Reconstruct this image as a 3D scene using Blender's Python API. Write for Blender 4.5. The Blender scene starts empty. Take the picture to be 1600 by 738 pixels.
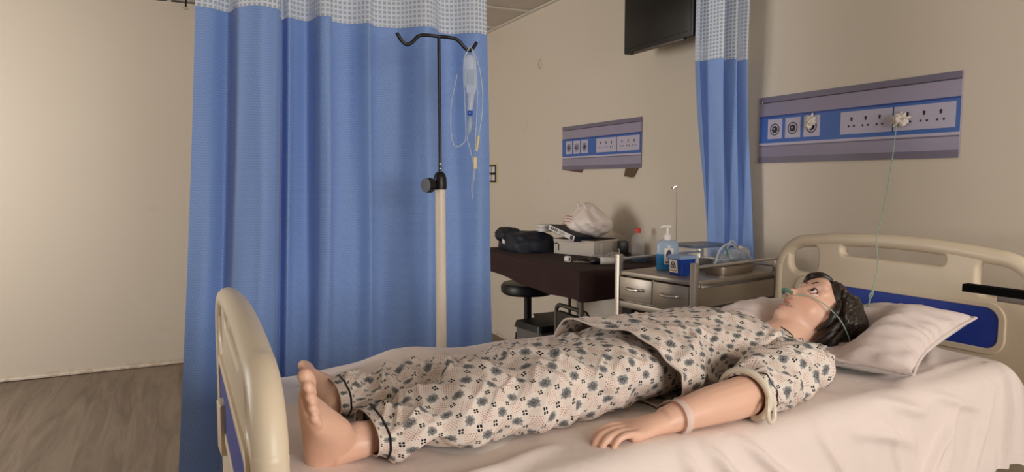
import bpy, bmesh, math, random
import numpy as np
from math import sin, cos, pi, radians, sqrt, atan2, tan
from mathutils import Matrix, Vector

S = bpy.context.scene
COL = S.collection
random.seed(7)

# ------------------------------------------------------------------ camera
CAM_H = 1.32
cam_d = bpy.data.cameras.new('camera')
cam_d.sensor_width = 36.0
cam_d.lens = 36.0 * 1072.0 / 1600.0
cam_d.clip_start = 0.02
cam = bpy.data.objects.new('camera', cam_d)
COL.objects.link(cam)
cam.location = (0, 0, CAM_H)
cam.rotation_euler = (radians(90 - 4.7), 0, radians(-26))
S.camera = cam

# ------------------------------------------------------------------ world, daylight, exposure
W = bpy.data.worlds.new('world'); S.world = W
W.use_nodes = True
bg = W.node_tree.nodes['Background']
bg.inputs['Color'].default_value = (0.86, 0.92, 1.0, 1)
bg.inputs['Strength'].default_value = 1.0

def area_light(name, loc, rot, sx, sy, power, color):
    d = bpy.data.lights.new(name, 'AREA'); d.shape = 'RECTANGLE'
    d.size = sx; d.size_y = sy; d.energy = power; d.color = color
    o = bpy.data.objects.new(name, d); COL.objects.link(o)
    o.location = loc; o.rotation_euler = rot
    return o
# daylight coming in through the windows behind the camera and in the wall to its left
area_light('window_daylight', (1.15, -2.12, 1.62), (radians(90), 0, 0), 1.5, 1.3, 72, (1.0, 0.95, 0.90))
area_light('window_daylight', (-2.77, 3.7, 1.5), (radians(90), 0, radians(-90)), 1.6, 1.5, 68, (1.0, 0.95, 0.90))

S.view_settings.view_transform = 'Standard'
S.view_settings.look = 'None'
S.view_settings.gamma = 1.0
S.view_settings.use_curve_mapping = False
S.view_settings.exposure = 0.35

# ------------------------------------------------------------------ helpers
BROT = radians(3.0)                       # the bed stands three degrees askew
def b2w(p):
    return (p[0]*cos(BROT) - p[1]*sin(BROT), p[0]*sin(BROT) + p[1]*cos(BROT), p[2])

def srgb(r, g, b):
    f = lambda c: (c/255/12.92) if c/255 <= 0.04045 else ((c/255+0.055)/1.055)**2.4
    return (f(r), f(g), f(b), 1.0)

def spline(pts, n=8, closed=False):
    P = np.array(pts, float); m = len(P); out = []
    rng = range(m) if closed else range(m-1)
    for i in rng:
        if closed: a, b, c, d = P[(i-1) % m], P[i], P[(i+1) % m], P[(i+2) % m]
        else: a, b, c, d = P[max(i-1, 0)], P[i], P[i+1], P[min(i+2, m-1)]
        for k in range(n):
            t = k/n
            out.append(0.5*((2*b) + (c-a)*t + (2*a-5*b+4*c-d)*t*t + (3*b-3*c+d-a)*t**3))
    if not closed: out.append(P[-1])
    return np.array(out)

class MB:
    def __init__(s): s.v = []; s.f = []; s.n = 0; s.uv = {}
    def add(s, V, Fs, UV=None):
        V = np.asarray(V, float).reshape(-1, 3)
        s.v.append(V)
        for f in Fs: s.f.append(tuple(int(i)+s.n for i in f))
        if UV is not None:
            UV = np.asarray(UV, float).reshape(-1, 2)
            for i in range(len(V)): s.uv[s.n+i] = UV[i]
        s.n += len(V); return s
    def box(s, c, size, bev=0.0, rz=0.0, rot=None, seg=2):
        bm = bmesh.new(); bmesh.ops.create_cube(bm, size=1.0)
        for v in bm.verts: v.co = Vector((v.co.x*size[0], v.co.y*size[1], v.co.z*size[2]))
        if bev > 0:
            bmesh.ops.bevel(bm, geom=list(bm.edges), offset=min(bev, min(size)*0.49), segments=seg, profile=0.5, affect='EDGES')
        M = rot if rot is not None else Matrix.Rotation(rz, 4, 'Z')
        for v in bm.verts: v.co = M @ v.co + Vector(c)
        bm.verts.index_update()
        s.add([v.co[:] for v in bm.verts], [[v.index for v in f.verts] for f in bm.faces]); bm.free(); return s
    def grid(s, P, cu=False, cv=False, UV=None, flip=False):
        P = np.asarray(P, float); a, b = P.shape[:2]; F = []
        for i in range(a if cu else a-1):
            i2 = (i+1) % a
            for j in range(b if cv else b-1):
                j2 = (j+1) % b
                q = (i*b+j, i2*b+j, i2*b+j2, i*b+j2)
                F.append(q[::-1] if flip else q)
        return s.add(P.reshape(-1, 3), F, None if UV is None else np.asarray(UV).reshape(-1, 2))
    def tube(s, pts, r, n=8, caps=True, closed=False, flat=None):
        P = np.array(pts, float); m = len(P)
        R = np.full(m, r) if np.isscalar(r) else np.array(r, float)
        T = np.zeros_like(P)
        for i in range(m):
            if closed: t = P[(i+1) % m]-P[i-1]
            else: t = P[min(i+1, m-1)]-P[max(i-1, 0)]
            l = np.linalg.norm(t); T[i] = t/l if l > 1e-12 else (T[i-1] if i else (0, 0, 1))
        up = np.array([0, 0, 1.0]) if abs(T[0][2]) < 0.9 else np.array([1.0, 0, 0])
        nrm = up - T[0]*np.dot(up, T[0]); nrm /= np.linalg.norm(nrm)
        rings = []
        for i in range(m):
            nrm = nrm - T[i]*np.dot(nrm, T[i]); nrm /= max(np.linalg.norm(nrm), 1e-9)
            bn = np.cross(T[i], nrm)
            fl = 1.0 if flat is None else flat
            rings.append([P[i] + R[i]*(cos(2*pi*k/n)*nrm*fl + sin(2*pi*k/n)*bn) for k in range(n)])
        s0 = s.n
        s.grid(np.array(rings), cu=closed, cv=True, flip=True)
        if caps and not closed:
            s.f.append(tuple(s0+k for k in range(n)))
            s.f.append(tuple(s0+(m-1)*n+k for k in reversed(range(n))))
        return s
    def lathe(s, prof, c=(0, 0, 0), n=24, rot=None, sx=1.0, sy=1.0):
        rings = [[(r*cos(2*pi*k/n)*sx, r*sin(2*pi*k/n)*sy, z) for k in range(n)] for r, z in prof]
        A = np.array(rings)
        if rot is not None:
            M = np.array(rot.to_3x3()); A = A @ M.T
        A = A + np.array(c)
        return s.grid(A, cv=True, flip=True)
    def prism(s, outline, z0, z1, fn=None):
        # outline in 2D (ccw); fn maps (u, v, w) to 3D
        fn = fn or (lambda u, v, w: (u, v, w)); n = len(outline)
        V = [fn(u, v, z0) for u, v in outline] + [fn(u, v, z1) for u, v in outline]
        F = [tuple(reversed(range(n))), tuple(range(n, 2*n))] + [(i, (i+1) % n, n+(i+1) % n, n+i) for i in range(n)]
        return s.add(V, F)
    def ellipsoid(s, c, r, rot=None, nu=20, nv=14, warp=None):
        P = np.zeros((nv+1, nu, 3))
        for i in range(nv+1):
            th = pi*i/nv
            for j in range(nu):
                ph = 2*pi*j/nu
                P[i, j] = (sin(th)*cos(ph), sin(th)*sin(ph), cos(th))
        if warp is not None: P = warp(P)
        P = P*np.array(r)
        if rot is not None: P = P @ np.array(rot).T
        return s.grid(P+np.array(c), cv=True, flip=False)
    def verts(s): return np.concatenate(s.v) if s.v else np.zeros((0, 3))
    def mesh(s, name, off=(0, 0, 0)):
        me = bpy.data.meshes.new(name)
        V = s.verts() - np.array(off)
        me.from_pydata(V.tolist(), [], s.f)
        if s.uv:
            ul = me.uv_layers.new(name='UVMap')
            li = np.zeros(len(me.loops), int); me.loops.foreach_get('vertex_index', li)
            arr = np.array([s.uv.get(i, (0, 0)) for i in range(s.n)], float)[li]
            ul.data.foreach_set('uv', arr.ravel())
        me.validate(); me.update()
        return me

def rr(hx, hy, r, n=5, cx=0, cy=0):
    out = []
    for (sx, sy, a0) in ((1, 1, 0), (-1, 1, 90), (-1, -1, 180), (1, -1, 270)):
        for k in range(n+1):
            a = radians(a0+90*k/n)
            out.append((cx+sx*(hx-r)+r*cos(a), cy+sy*(hy-r)+r*sin(a)))
    return out

def smooth_mesh(me, ang=40):
    me.polygons.foreach_set('use_smooth', [True]*len(me.polygons))
    if ang is not None and ang < 180:
        bm = bmesh.new(); bm.from_mesh(me)
        a = radians(ang)
        for e in bm.edges:
            if len(e.link_faces) == 2 and e.calc_face_angle(0) > a: e.smooth = False
        bm.to_mesh(me); bm.free()

def link(name, me, m, parent=None, smooth=40):
    if m is not None: me.materials.append(m)
    if smooth: smooth_mesh(me, smooth)
    o = bpy.data.objects.new(name, me); COL.objects.link(o)
    if parent is not None: o.parent = parent
    return o

def tag(o, label=None, cat=None, group=None, kind=None):
    if label: o['label'] = label
    if cat: o['category'] = cat
    if group: o['group'] = group
    if kind: o['kind'] = kind
    return o

class Thing:
    """An Empty at a thing's base; parts are given in coordinates from which `off` is subtracted."""
    def __init__(s, name, label, cat, off=(0, 0, 0), frame='world', loc=None, rz=0.0, group=None):
        s.off = np.array(off, float)
        o = bpy.data.objects.new(name, None); COL.objects.link(o); s.o = o
        o.empty_display_size = 0.05
        if frame == 'bed': o.location = b2w(off); o.rotation_euler = (0, 0, BROT)
        elif loc is not None: o.location = loc; o.rotation_euler = (0, 0, rz)
        else: o.location = off
        tag(o, label, cat, group)
    def part(s, name, mb, m, parent=None, smooth=40, label=None):
        o = link(name, mb.mesh(name, s.off), m, parent or s.o, smooth)
        if label: o['label'] = label
        return o
def single(name, label, cat, mb, m, off=(0, 0, 0), frame='world', loc=None, rz=0.0, smooth=40, group=None):
    o = link(name, mb.mesh(name, off), m, None, smooth)
    if frame == 'bed': o.location = b2w(off); o.rotation_euler = (0, 0, BROT)
    elif loc is not None: o.location = loc; o.rotation_euler = (0, 0, rz)
    else: o.location = off
    return tag(o, label, cat, group)
def struct(name, mb, m, parent=None, smooth=None):
    o = link(name, mb.mesh(name), m, parent, smooth)
    if parent is None: o['kind'] = 'structure'
    return o

# smooth wave noise, cheap and vectorised
def wn(u, v, seed, ku=1.0, kv=1.0, n=9):
    r = np.random.RandomState(seed); out = 0
    for _ in range(n):
        a = r.uniform(0, 2*pi); k = r.uniform(0.5, 1.6); p = r.uniform(0, 2*pi)
        out = out + np.sin(2*pi*k*(u*ku*cos(a)+v*kv*sin(a)) + p + 0.8*np.sin(2*pi*0.5*k*(u*ku*sin(a)-v*kv*cos(a))))
    return out/sqrt(n)*0.9
def ridge(u, v, seed, ku=1.0, kv=1.0):
    return 1-np.minimum(1.0, np.abs(wn(u, v, seed, ku, kv))*1.6)
def fold(u, v, a, b, w, amp):
    """a ridge along the segment a-b in (u, v)"""
    ax, ay = a; bx, by = b; dx, dy = bx-ax, by-ay; L = sqrt(dx*dx+dy*dy)
    t = ((u-ax)*dx+(v-ay)*dy)/(L*L); d = ((u-ax)*dy-(v-ay)*dx)/L
    tt = np.clip(t, -0.3, 1.3)
    env = np.clip(np.sin(pi*np.clip(tt, 0, 1)), 0, 1)**0.6
    return amp*env*np.exp(-(d/w)**2)
def sst(e0, e1, x):
    t = np.clip((x-e0)/(e1-e0), 0, 1); return t*t*(3-2*t)

# ------------------------------------------------------------------ materials
class NT:
    def __init__(s, name):
        s.m = bpy.data.materials.new(name); s.m.use_nodes = True
        s.t = s.m.node_tree; s.n = s.t.nodes; s.l = s.t.links
        s.p = s.n['Principled BSDF']; s._co = None
    def new(s, t, **kw):
        n = s.n.new(t)
        for k, v in kw.items(): setattr(n, k, v)
        return n
    def set(s, sock, val):
        if isinstance(val, bpy.types.NodeSocket): s.l.new(val, sock)
        else: sock.default_value = val
    def math(s, op, a, b=0.0, c=None):
        n = s.new('ShaderNodeMath', operation=op)
        s.set(n.inputs[0], a); s.set(n.inputs[1], b)
        if c is not None: s.set(n.inputs[2], c)
        return n.outputs[0]
    def mix(s, f, a, b):
        n = s.new('ShaderNodeMix', data_type='RGBA')
        s.set(n.inputs[0], f); s.set(n.inputs[6], a); s.set(n.inputs[7], b)
        return n.outputs[2]
    def obj(s):
        if s._co is None: s._co = s.new('ShaderNodeTexCoord')
        return s._co.outputs['Object']
    def uvc(s):
        if s._co is None: s._co = s.new('ShaderNodeTexCoord')
        return s._co.outputs['UV']
    def sep(s, v):
        n = s.new('ShaderNodeSeparateXYZ'); s.l.new(v, n.inputs[0]); return n.outputs
    def scale(s, v, sc):
        n = s.new('ShaderNodeMapping'); s.l.new(v, n.inputs[0]); n.inputs['Scale'].default_value = sc; return n.outputs[0]
    def noise(s, v, scale, detail=3, rough=0.5, dist=0.0):
        n = s.new('ShaderNodeTexNoise'); s.l.new(v, n.inputs['Vector'])
        n.inputs['Scale'].default_value = scale; n.inputs['Detail'].default_value = detail
        n.inputs['Roughness'].default_value = rough; n.inputs['Distortion'].default_value = dist
        return n.outputs['Fac']
    def ramp(s, f, stops):
        n = s.new('ShaderNodeValToRGB'); s.set(n.inputs[0], f)
        e = n.color_ramp.elements
        while len(e) > len(stops): e.remove(e[-1])
        while len(e) < len(stops): e.new(0.5)
        for k, (p, c) in enumerate(stops): e[k].position = p; e[k].color = c
        return n.outputs[0]
    def bump(s, h, strength=0.3, dist=0.002):
        n = s.new('ShaderNodeBump'); n.inputs['Strength'].default_value = strength
        n.inputs['Distance'].default_value = dist; s.set(n.inputs['Height'], h)
        s.l.new(n.outputs[0], s.p.inputs['Normal'])
    def col(s, c): s.set(s.p.inputs['Base Color'], c)
    def par(s, **kw):
        for k, v in kw.items(): s.set(s.p.inputs[k.replace('_', ' ')], v)

def plain(name, rgb, rough=0.5, metal=0.0, var=0.06, scale=12.0, bump=0.0, bscale=60.0, spec=0.5, alpha=1.0, trans=0.0, ior=1.45, coat=0.0, sub=0.0):
    t = NT(name); c = srgb(*rgb)
    d = tuple(min(1, x*(1-var*2)) for x in c[:3])+(1,); h = tuple(min(1, x*(1+var)) for x in c[:3])+(1,)
    f = t.noise(t.obj(), scale, 3)
    t.col(t.mix(f, d, h))
    t.par(Roughness=rough, Metallic=metal, IOR=ior, Alpha=alpha)
    t.p.inputs['Specular IOR Level'].default_value = spec
    t.p.inputs['Transmission Weight'].default_value = trans
    t.p.inputs['Coat Weight'].default_value = coat
    if sub:
        t.p.inputs['Subsurface Weight'].default_value = sub
        t.p.inputs['Subsurface Radius'].default_value = (0.01, 0.004, 0.002)
    if bump: t.bump(t.noise(t.obj(), bscale, 3), bump, 0.002)
    return t.m

def wall_material():
    t = NT('cream_paint'); co = t.obj()
    base = t.mix(t.noise(co, 0.9, 2), srgb(216, 204, 186), srgb(223, 212, 196))
    # smudges low on the plaster, with shapes of their own
    z = t.sep(co)[2]
    low = t.math('SUBTRACT', 1.0, t.math('DIVIDE', z, 0.05)); low = t.math('MAXIMUM', low, 0.0)
    sm = t.math('MULTIPLY', t.math('GREATER_THAN', t.noise(co, 14, 5, 0.65), 0.54), low)
    sm2 = t.math('MULTIPLY', t.ramp(t.noise(co, 3.3, 4, 0.6), [(0.66, (0, 0, 0, 1)), (0.76, (1, 1, 1, 1))]), 0.16)
    c = t.mix(t.math('MULTIPLY', sm, 0.45), base, srgb(150, 112, 78))
    c = t.mix(sm2, c, srgb(178, 158, 130))
    t.col(c); t.par(Roughness=0.62)
    t.p.inputs['Specular IOR Level'].default_value = 0.3
    t.bump(t.noise(co, 55, 3), 0.10, 0.002)
    return t.m

def floor_material():
    t = NT('grey_wood_vinyl'); co = t.obj()
    st = t.scale(co, (9.0, 0.9, 1.0))
    g = t.noise(st, 1.3, 6, 0.62, 0.9)
    g2 = t.noise(t.scale(co, (60, 3, 1)), 1.0, 3, 0.5)
    c = t.ramp(g, [(0.25, srgb(84, 71, 58)), (0.45, srgb(120, 105, 90)), (0.6, srgb(139, 123, 106)), (0.8, srgb(104, 90, 76))])
    c = t.mix(t.math('MULTIPLY', g2, 0.35), c, srgb(96, 82, 68))
    t.col(c); t.par(Roughness=0.5); t.bump(g2, 0.08, 0.001)
    return t.m

def curtain_material(mesh_part=False):
    t = NT('net_header' if mesh_part else 'blue_herringbone_cloth')
    uv = t.sep(t.uvc()); u, v = uv[0], uv[1]
    if mesh_part:
        cs = 0.0165
        fu = t.math('FRACT', t.math('DIVIDE', u, cs)); fv = t.math('FRACT', t.math('DIVIDE', v, cs))
        thu = t.math('GREATER_THAN', fu, 0.36); thv = t.math('GREATER_THAN', fv, 0.36)
        hole = t.math('MULTIPLY', thu, thv)
        c = t.mix(hole, srgb(214, 224, 238), srgb(186, 198, 214))
        t.col(c); t.par(Roughness=0.8)
        t.set(t.p.inputs['Alpha'], t.math('SUBTRACT', 1.0, t.math('MULTIPLY', hole, 0.34)))
        return t.m
    # herringbone weave: columns of slanting ribs
    tri = t.math('PINGPONG', u, 0.0087)
    ph = t.math('ADD', v, t.math('MULTIPLY', tri, 1.55))
    s = t.math('SINE', t.math('MULTIPLY', ph, 2*pi/0.0086))
    s = t.math('MULTIPLY', t.math('ADD', s, 1.0), 0.5)
    n = t.noise(t.obj(), 4.0, 2)
    base = t.mix(n, srgb(94, 131, 200), srgb(101, 139, 207))
    c = t.mix(t.math('MULTIPLY', s, 0.8), base, srgb(156, 186, 236))
    t.col(c); t.par(Roughness=0.55)
    t.p.inputs['Sheen Weight'].default_value = 0.25
    t.bump(s, 0.25, 0.001)
    return t.m

def pajama_material():
    t = NT('printed_cotton'); uv = t.sep(t.uvc()); p = 0.0335
    U = t.math('DIVIDE', uv[0], p); V = t.math('DIVIDE', uv[1], p)
    par = t.math('MODULO', t.math('ADD', t.math('ADD', t.math('FLOOR', U), t.math('FLOOR', V)), 4000.0), 2.0)
    fu = t.math('ABSOLUTE', t.math('SUBTRACT', t.math('FRACT', U), 0.5)); fv = t.math('ABSOLUTE', t.math('SUBTRACT', t.math('FRACT', V), 0.5))
    mx = t.math('MAXIMUM', fu, fv); sm = t.math('ADD', fu, fv)
    lt = lambda a, b: t.math('LESS_THAN', a, b)
    med = t.math('MAXIMUM', lt(mx, 0.28), lt(sm, 0.365))
    even = t.math('SUBTRACT', 1.0, par)
    med = t.math('MULTIPLY', med, even)
    r2 = t.math('SQRT', t.math('ADD', t.math('MULTIPLY', fu, fu), t.math('MULTIPLY', fv, fv)))
    inner = t.math('MULTIPLY', t.math('MULTIPLY', lt(sm, 0.285), t.math('GREATER_THAN', sm, 0.185)), even)
    ring = t.math('MULTIPLY', t.math('MULTIPLY', lt(r2, 0.12), t.math('GREATER_THAN', r2, 0.08)), even)
    dot = t.math('MULTIPLY', lt(r2, 0.055), even)
    # patches of small printed dashes
    patch = t.math('MULTIPLY', lt(mx, 0.36), par)
    row = t.math('MULTIPLY', t.math('FRACT', V), 8.0)
    off = t.math('MULTIPLY', t.math('MODULO', t.math('FLOOR', row), 2.0), 0.5)
    du = t.math('ABSOLUTE', t.math('SUBTRACT', t.math('FRACT', t.math('ADD', t.math('MULTIPLY', t.math('FRACT', U), 7.0), off)), 0.5))
    dv = t.math('ABSOLUTE', t.math('SUBTRACT', t.math('FRACT', row), 0.5))
    dash = t.math('MULTIPLY', t.math('MULTIPLY', lt(du, 0.25), lt(dv, 0.25)), patch)
    # four black squares at every crossing
    gu = t.math('ABSOLUTE', t.math('SUBTRACT', t.math('FRACT', t.math('ADD', U, 0.5)), 0.5)); gv = t.math('ABSOLUTE', t.math('SUBTRACT', t.math('FRACT', t.math('ADD', V, 0.5)), 0.5))
    q = t.math('MULTIPLY', lt(t.math('ABSOLUTE', t.math('SUBTRACT', gu, 0.075)), 0.055), lt(t.math('ABSOLUTE', t.math('SUBTRACT', gv, 0.075)), 0.055))
    # pale pin stripes on the lattice between the patches
    stripe = t.math('MULTIPLY', lt(t.math('FRACT', t.math('MULTIPLY', uv[0], 420.0)), 0.4), t.math('GREATER_THAN', mx, 0.38))
    n = t.noise(t.obj(), 5.0, 2)
    c = t.mix(n, srgb(222, 210, 200), srgb(230, 220, 210))
    c = t.mix(t.math('MULTIPLY', stripe, 0.5), c, srgb(206, 192, 180))
    c = t.mix(t.math('MULTIPLY', patch, 0.35), c, srgb(238, 216, 204))
    c = t.mix(t.math('MULTIPLY', dash, 0.75), c, srgb(150, 96, 86))
    c = t.mix(med, c, srgb(160, 157, 155))
    c = t.mix(inner, c, srgb(98, 100, 102))
    c = t.mix(t.math('MAXIMUM', ring, dot), c, srgb(38, 42, 46))
    c = t.mix(q, c, srgb(26, 24, 26))
    t.col(c); t.par(Roughness=0.85)
    t.p.inputs['Specular IOR Level'].default_value = 0.2
    t.bump(t.noise(t.obj(), 900, 2), 0.06, 0.001)
    return t.m

def sheet_material(name, a, b):
    t = NT(name); co = t.obj()
    c = t.mix(t.noise(co, 3.0, 3), srgb(*a), srgb(*b))
    t.col(c); t.par(Roughness=0.85)
    t.p.inputs['Specular IOR Level'].default_value = 0.2
    t.p.inputs['Sheen Weight'].default_value = 0.1
    h = t.math('ADD', t.math('MULTIPLY', t.noise(co, 28, 4, 0.55, 0.6), 1.0), t.math('MULTIPLY', t.noise(co, 700, 2), 0.12))
    t.bump(h, 0.30, 0.006)
    return t.m

def steel_material(name, rgb, rough=0.3):
    t = NT(name); co = t.obj()
    n = t.noise(t.scale(co, (3, 3, 60)), 2.0, 3)
    t.col(t.mix(n, srgb(*[int(x*0.82) for x in rgb]), srgb(*rgb)))
    t.par(Metallic=0.9); t.set(t.p.inputs['Roughness'], t.math('ADD', t.math('MULTIPLY', n, 0.2), rough))
    return t.m

def skin_material():
    t = NT('manikin_vinyl_skin')
    a = t.new('ShaderNodeVertexColor'); a.layer_name = 'tint'
    n = t.noise(t.obj(), 9.0, 3)
    c = t.mix(t.math('MULTIPLY', n, 0.25), a.outputs[0], srgb(212, 160, 132))
    t.col(c); t.par(Roughness=0.42)
    t.p.inputs['Subsurface Weight'].default_value = 0.12
    t.p.inputs['Subsurface Radius'].default_value = (0.012, 0.005, 0.003)
    t.p.inputs['Subsurface Scale'].default_value = 0.6
    return t.m

def hair_material():
    t = NT('moulded_brown_hair'); uv = t.sep(t.uvc())
    v = t.new('ShaderNodeCombineXYZ'); t.l.new(uv[0], v.inputs[0]); t.l.new(uv[1], v.inputs[1])
    n = t.noise(t.scale(v.outputs[0], (90, 4, 1)), 1.0, 4, 0.6, 0.6)
    c = t.ramp(n, [(0.3, srgb(14, 10, 8)), (0.55, srgb(38, 28, 22)), (0.8, srgb(84, 64, 50))])
    t.col(c); t.par(Roughness=0.30); t.bump(n, 0.5, 0.004)
    return t.m

M = {}
M['wall'] = wall_material(); M['floor'] = floor_material()
M['tile'] = plain('ceiling_tile', (205, 196, 184), 0.9, bump=0.25, bscale=90)
M['tbar'] = plain('ceiling_grid_white', (214, 206, 194), 0.5)
M['blue'] = curtain_material(); M['net'] = curtain_material(True)
M['pj'] = pajama_material()
M['sheet'] = sheet_material('white_bedsheet', (226, 211, 203), (233, 219, 211))
M['case'] = sheet_material('pillowcase_cotton', (222, 206, 200), (230, 216, 210))
M['pillow'] = sheet_material('pillow_ticking', (228, 226, 228), (236, 235, 236))
M['abs'] = plain('cream_abs_plastic', (222, 206, 180), 0.38, var=0.03, scale=5, bump=0.03, bscale=200)
M['inset'] = plain('royal_blue_plastic', (32, 62, 160), 0.42, var=0.05)
M['skin'] = skin_material(); M['hair'] = hair_material()
M['black'] = plain('black_plastic', (20, 19, 20), 0.4, var=0.15)
M['matte'] = plain('matte_black', (10, 10, 9), 0.9, var=0.1, spec=0.1)
M['blackmetal'] = plain('black_enamel', (16, 15, 16), 0.32, var=0.15)
M['cream_enamel'] = plain('cream_enamel', (224, 212, 192), 0.35, var=0.03)
M['steel'] = steel_material('stainless_steel', (196, 186, 172))
M['chrome'] = steel_material('bright_chrome', (225, 220, 212), 0.14)
M['darksteel'] = steel_material('grey_painted_steel', (120, 112, 104), 0.45)
M['maroon'] = plain('maroon_cloth', (52, 30, 26), 0.9, var=0.12, bump=0.2, bscale=250)
M['navy'] = plain('navy_nylon', (22, 27, 40), 0.6, var=0.2, bump=0.3, bscale=35)
M['white'] = plain('white_plastic', (232, 226, 220), 0.4, var=0.03)
M['card'] = plain('white_cardboard', (206, 196, 184), 0.8, var=0.05)
M['paper'] = plain('paper_label', (228, 222, 214), 0.7, var=0.03)
M['poly'] = plain('white_carrier_bag', (236, 222, 212), 0.45, var=0.05, bump=0.5, bscale=26)
M['red'] = plain('red_print', (196, 70, 58), 0.5)
M['redcap'] = plain('coral_red_cap', (214, 72, 66), 0.4)
M['clear'] = plain('clear_plastic', (230, 232, 234), 0.12, alpha=0.15, var=0.0)
M['cleartube'] = plain('clear_tubing', (226, 230, 232), 0.15, alpha=0.38, var=0.0)
M['green_tube'] = plain('green_tubing', (160, 188, 170), 0.2, alpha=0.7, var=0.02)
M['green_hard'] = plain('green_cannula', (92, 142, 122), 0.3, alpha=0.92)
M['gel'] = plain('blue_sanitizer_gel', (46, 132, 190), 0.2, alpha=0.9)
M['frost'] = plain('frosted_bottle', (176, 196, 216), 0.25, alpha=0.72)
M['sharps'] = plain('blue_sharps_plastic', (18, 60, 150), 0.3, alpha=0.97)
M['bluecap'] = plain('blue_clamp', (24, 74, 180), 0.35)
M['yellowed'] = plain('yellowed_plastic', (222, 206, 160), 0.4)
M['screen'] = plain('tv_screen_glass', (14, 13, 12), 0.28, var=0.1)
M['olive'] = plain('dark_olive_vinyl', (58, 50, 42), 0.6, var=0.1)
M['grey_bin'] = plain('grey_bucket_plastic', (104, 100, 96), 0.5)
M['darkbox'] = plain('dark_brown_board', (44, 35, 30), 0.7)
M['lav'] = plain('print_lavender_grey', (158, 151, 172), 0.34, var=0.05, scale=4)
M['lav_d'] = plain('print_dark_grey', (122, 116, 134), 0.34, var=0.08, scale=5)
M['line_d'] = plain('print_dark_line', (64, 58, 72), 0.4)
M['pblue'] = plain('print_blue', (66, 106, 182), 0.34, var=0.05, scale=4)
M['pblue_d'] = plain('print_deep_blue', (38, 66, 140), 0.36)
M['plate'] = plain('print_pale_plate', (192, 187, 206), 0.34, var=0.03)
M['print_black'] = plain('print_black', (34, 32, 42), 0.4)
M['backing'] = plain('brown_backing_board', (104, 84, 66), 0.85, var=0.15)
M['tissue'] = plain('white_tape_wad', (226, 216, 206), 0.75, bump=0.6, bscale=70)
M['eye'] = plain('eye_white', (236, 226, 218), 0.2)
M['iris'] = plain('dark_brown_iris', (46, 24, 16), 0.15)
M['brow'] = plain('brown_brow_paint', (104, 68, 50), 0.6)
M['teeth'] = plain('tooth_white', (238, 226, 212), 0.25)
M['lip'] = plain('lip_paint', (186, 112, 92), 0.4)
M['glass'] = plain('window_glass', (250, 252, 255), 0.02, alpha=0.06, var=0.0)
M['alu'] = steel_material('window_aluminium', (190, 190, 190), 0.4)

# ================================================================== the room
XW, YW, XL, YN, ZC = 2.40, 5.40, -2.60, -1.95, 2.546
struct('floor', MB().box(((XW+XL)/2, (YW+YN)/2, -0.05), (XW-XL+0.3, YW-YN+0.3, 0.1)), M['floor'])
struct('wall_right', MB().box((XW+0.06, (YW+YN)/2, ZC/2), (0.12, YW-YN+0.24, ZC)), M['wall'])
struct('wall_back', MB().box(((XW+XL)/2, YW+0.06, ZC/2), (XW-XL, 0.12, ZC)), M['wall'])
wl = MB(); LY0, LY1, LZ0, LZ1 = 2.9, 4.5, 0.75, 2.25
wl.box((XL-0.06, (YN-0.12+LY0)/2, ZC/2), (0.12, LY0-YN+0.12, ZC)); wl.box((XL-0.06, (LY1+YW+0.12)/2, ZC/2), (0.12, YW+0.12-LY1, ZC))
wl.box((XL-0.06, (LY0+LY1)/2, LZ0/2), (0.12, LY1-LY0, LZ0)); wl.box((XL-0.06, (LY0+LY1)/2, (LZ1+ZC)/2), (0.12, LY1-LY0, ZC-LZ1))
struct('wall_left', wl, M['wall'])
lf = MB()
for y in (LY0+0.02, (LY0+LY1)/2, LY1-0.02): lf.box((XL-0.06, y, (LZ0+LZ1)/2), (0.05, 0.04, LZ1-LZ0))
for z in (LZ0+0.02, LZ1-0.02): lf.box((XL-0.06, (LY0+LY1)/2, z), (0.05, LY1-LY0, 0.04))
w3 = struct('window_2', lf, M['alu'])
for y in (LY0+0.46, LY1-0.46): link('pane', MB().box((XL-0.06, y, (LZ0+LZ1)/2), (0.006, 0.86, LZ1-LZ0-0.07)).mesh('pane'), M['glass'], w3, None)
WINS = [(0.40, 1.90)]; WZ0, WZ1 = 0.97, 2.27
wb = MB(); yc = YN-0.06
wb.box(((XW+XL)/2, yc, WZ0/2), (XW-XL, 0.12, WZ0)); wb.box(((XW+XL)/2, yc, (WZ1+ZC)/2), (XW-XL, 0.12, ZC-WZ1))
for a, b in ((XL, 0.40), (1.90, XW)): wb.box(((a+b)/2, yc, (WZ0+WZ1)/2), (b-a, 0.12, WZ1-WZ0))
struct('wall_front', wb, M['wall'])
for k, (a, b) in enumerate(WINS):
    fr = MB(); h = WZ1-WZ0; zc = (WZ0+WZ1)/2; xc = (a+b)/2
    for x in (a+0.02, xc, b-0.02): fr.box((x, yc, zc), (0.04, 0.05, h))
    for z in (WZ0+0.02, WZ1-0.02): fr.box((xc, yc, z), (b-a, 0.05, 0.04))
    w = struct('window_%d' % (k+1), fr, M['alu'])
    for x in ((a+xc)/2, (xc+b)/2): link('pane', MB().box((x, yc, zc), ((b-a)/2-0.05, 0.006, h-0.07)).mesh('pane'), M['glass'], w, None)
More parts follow.
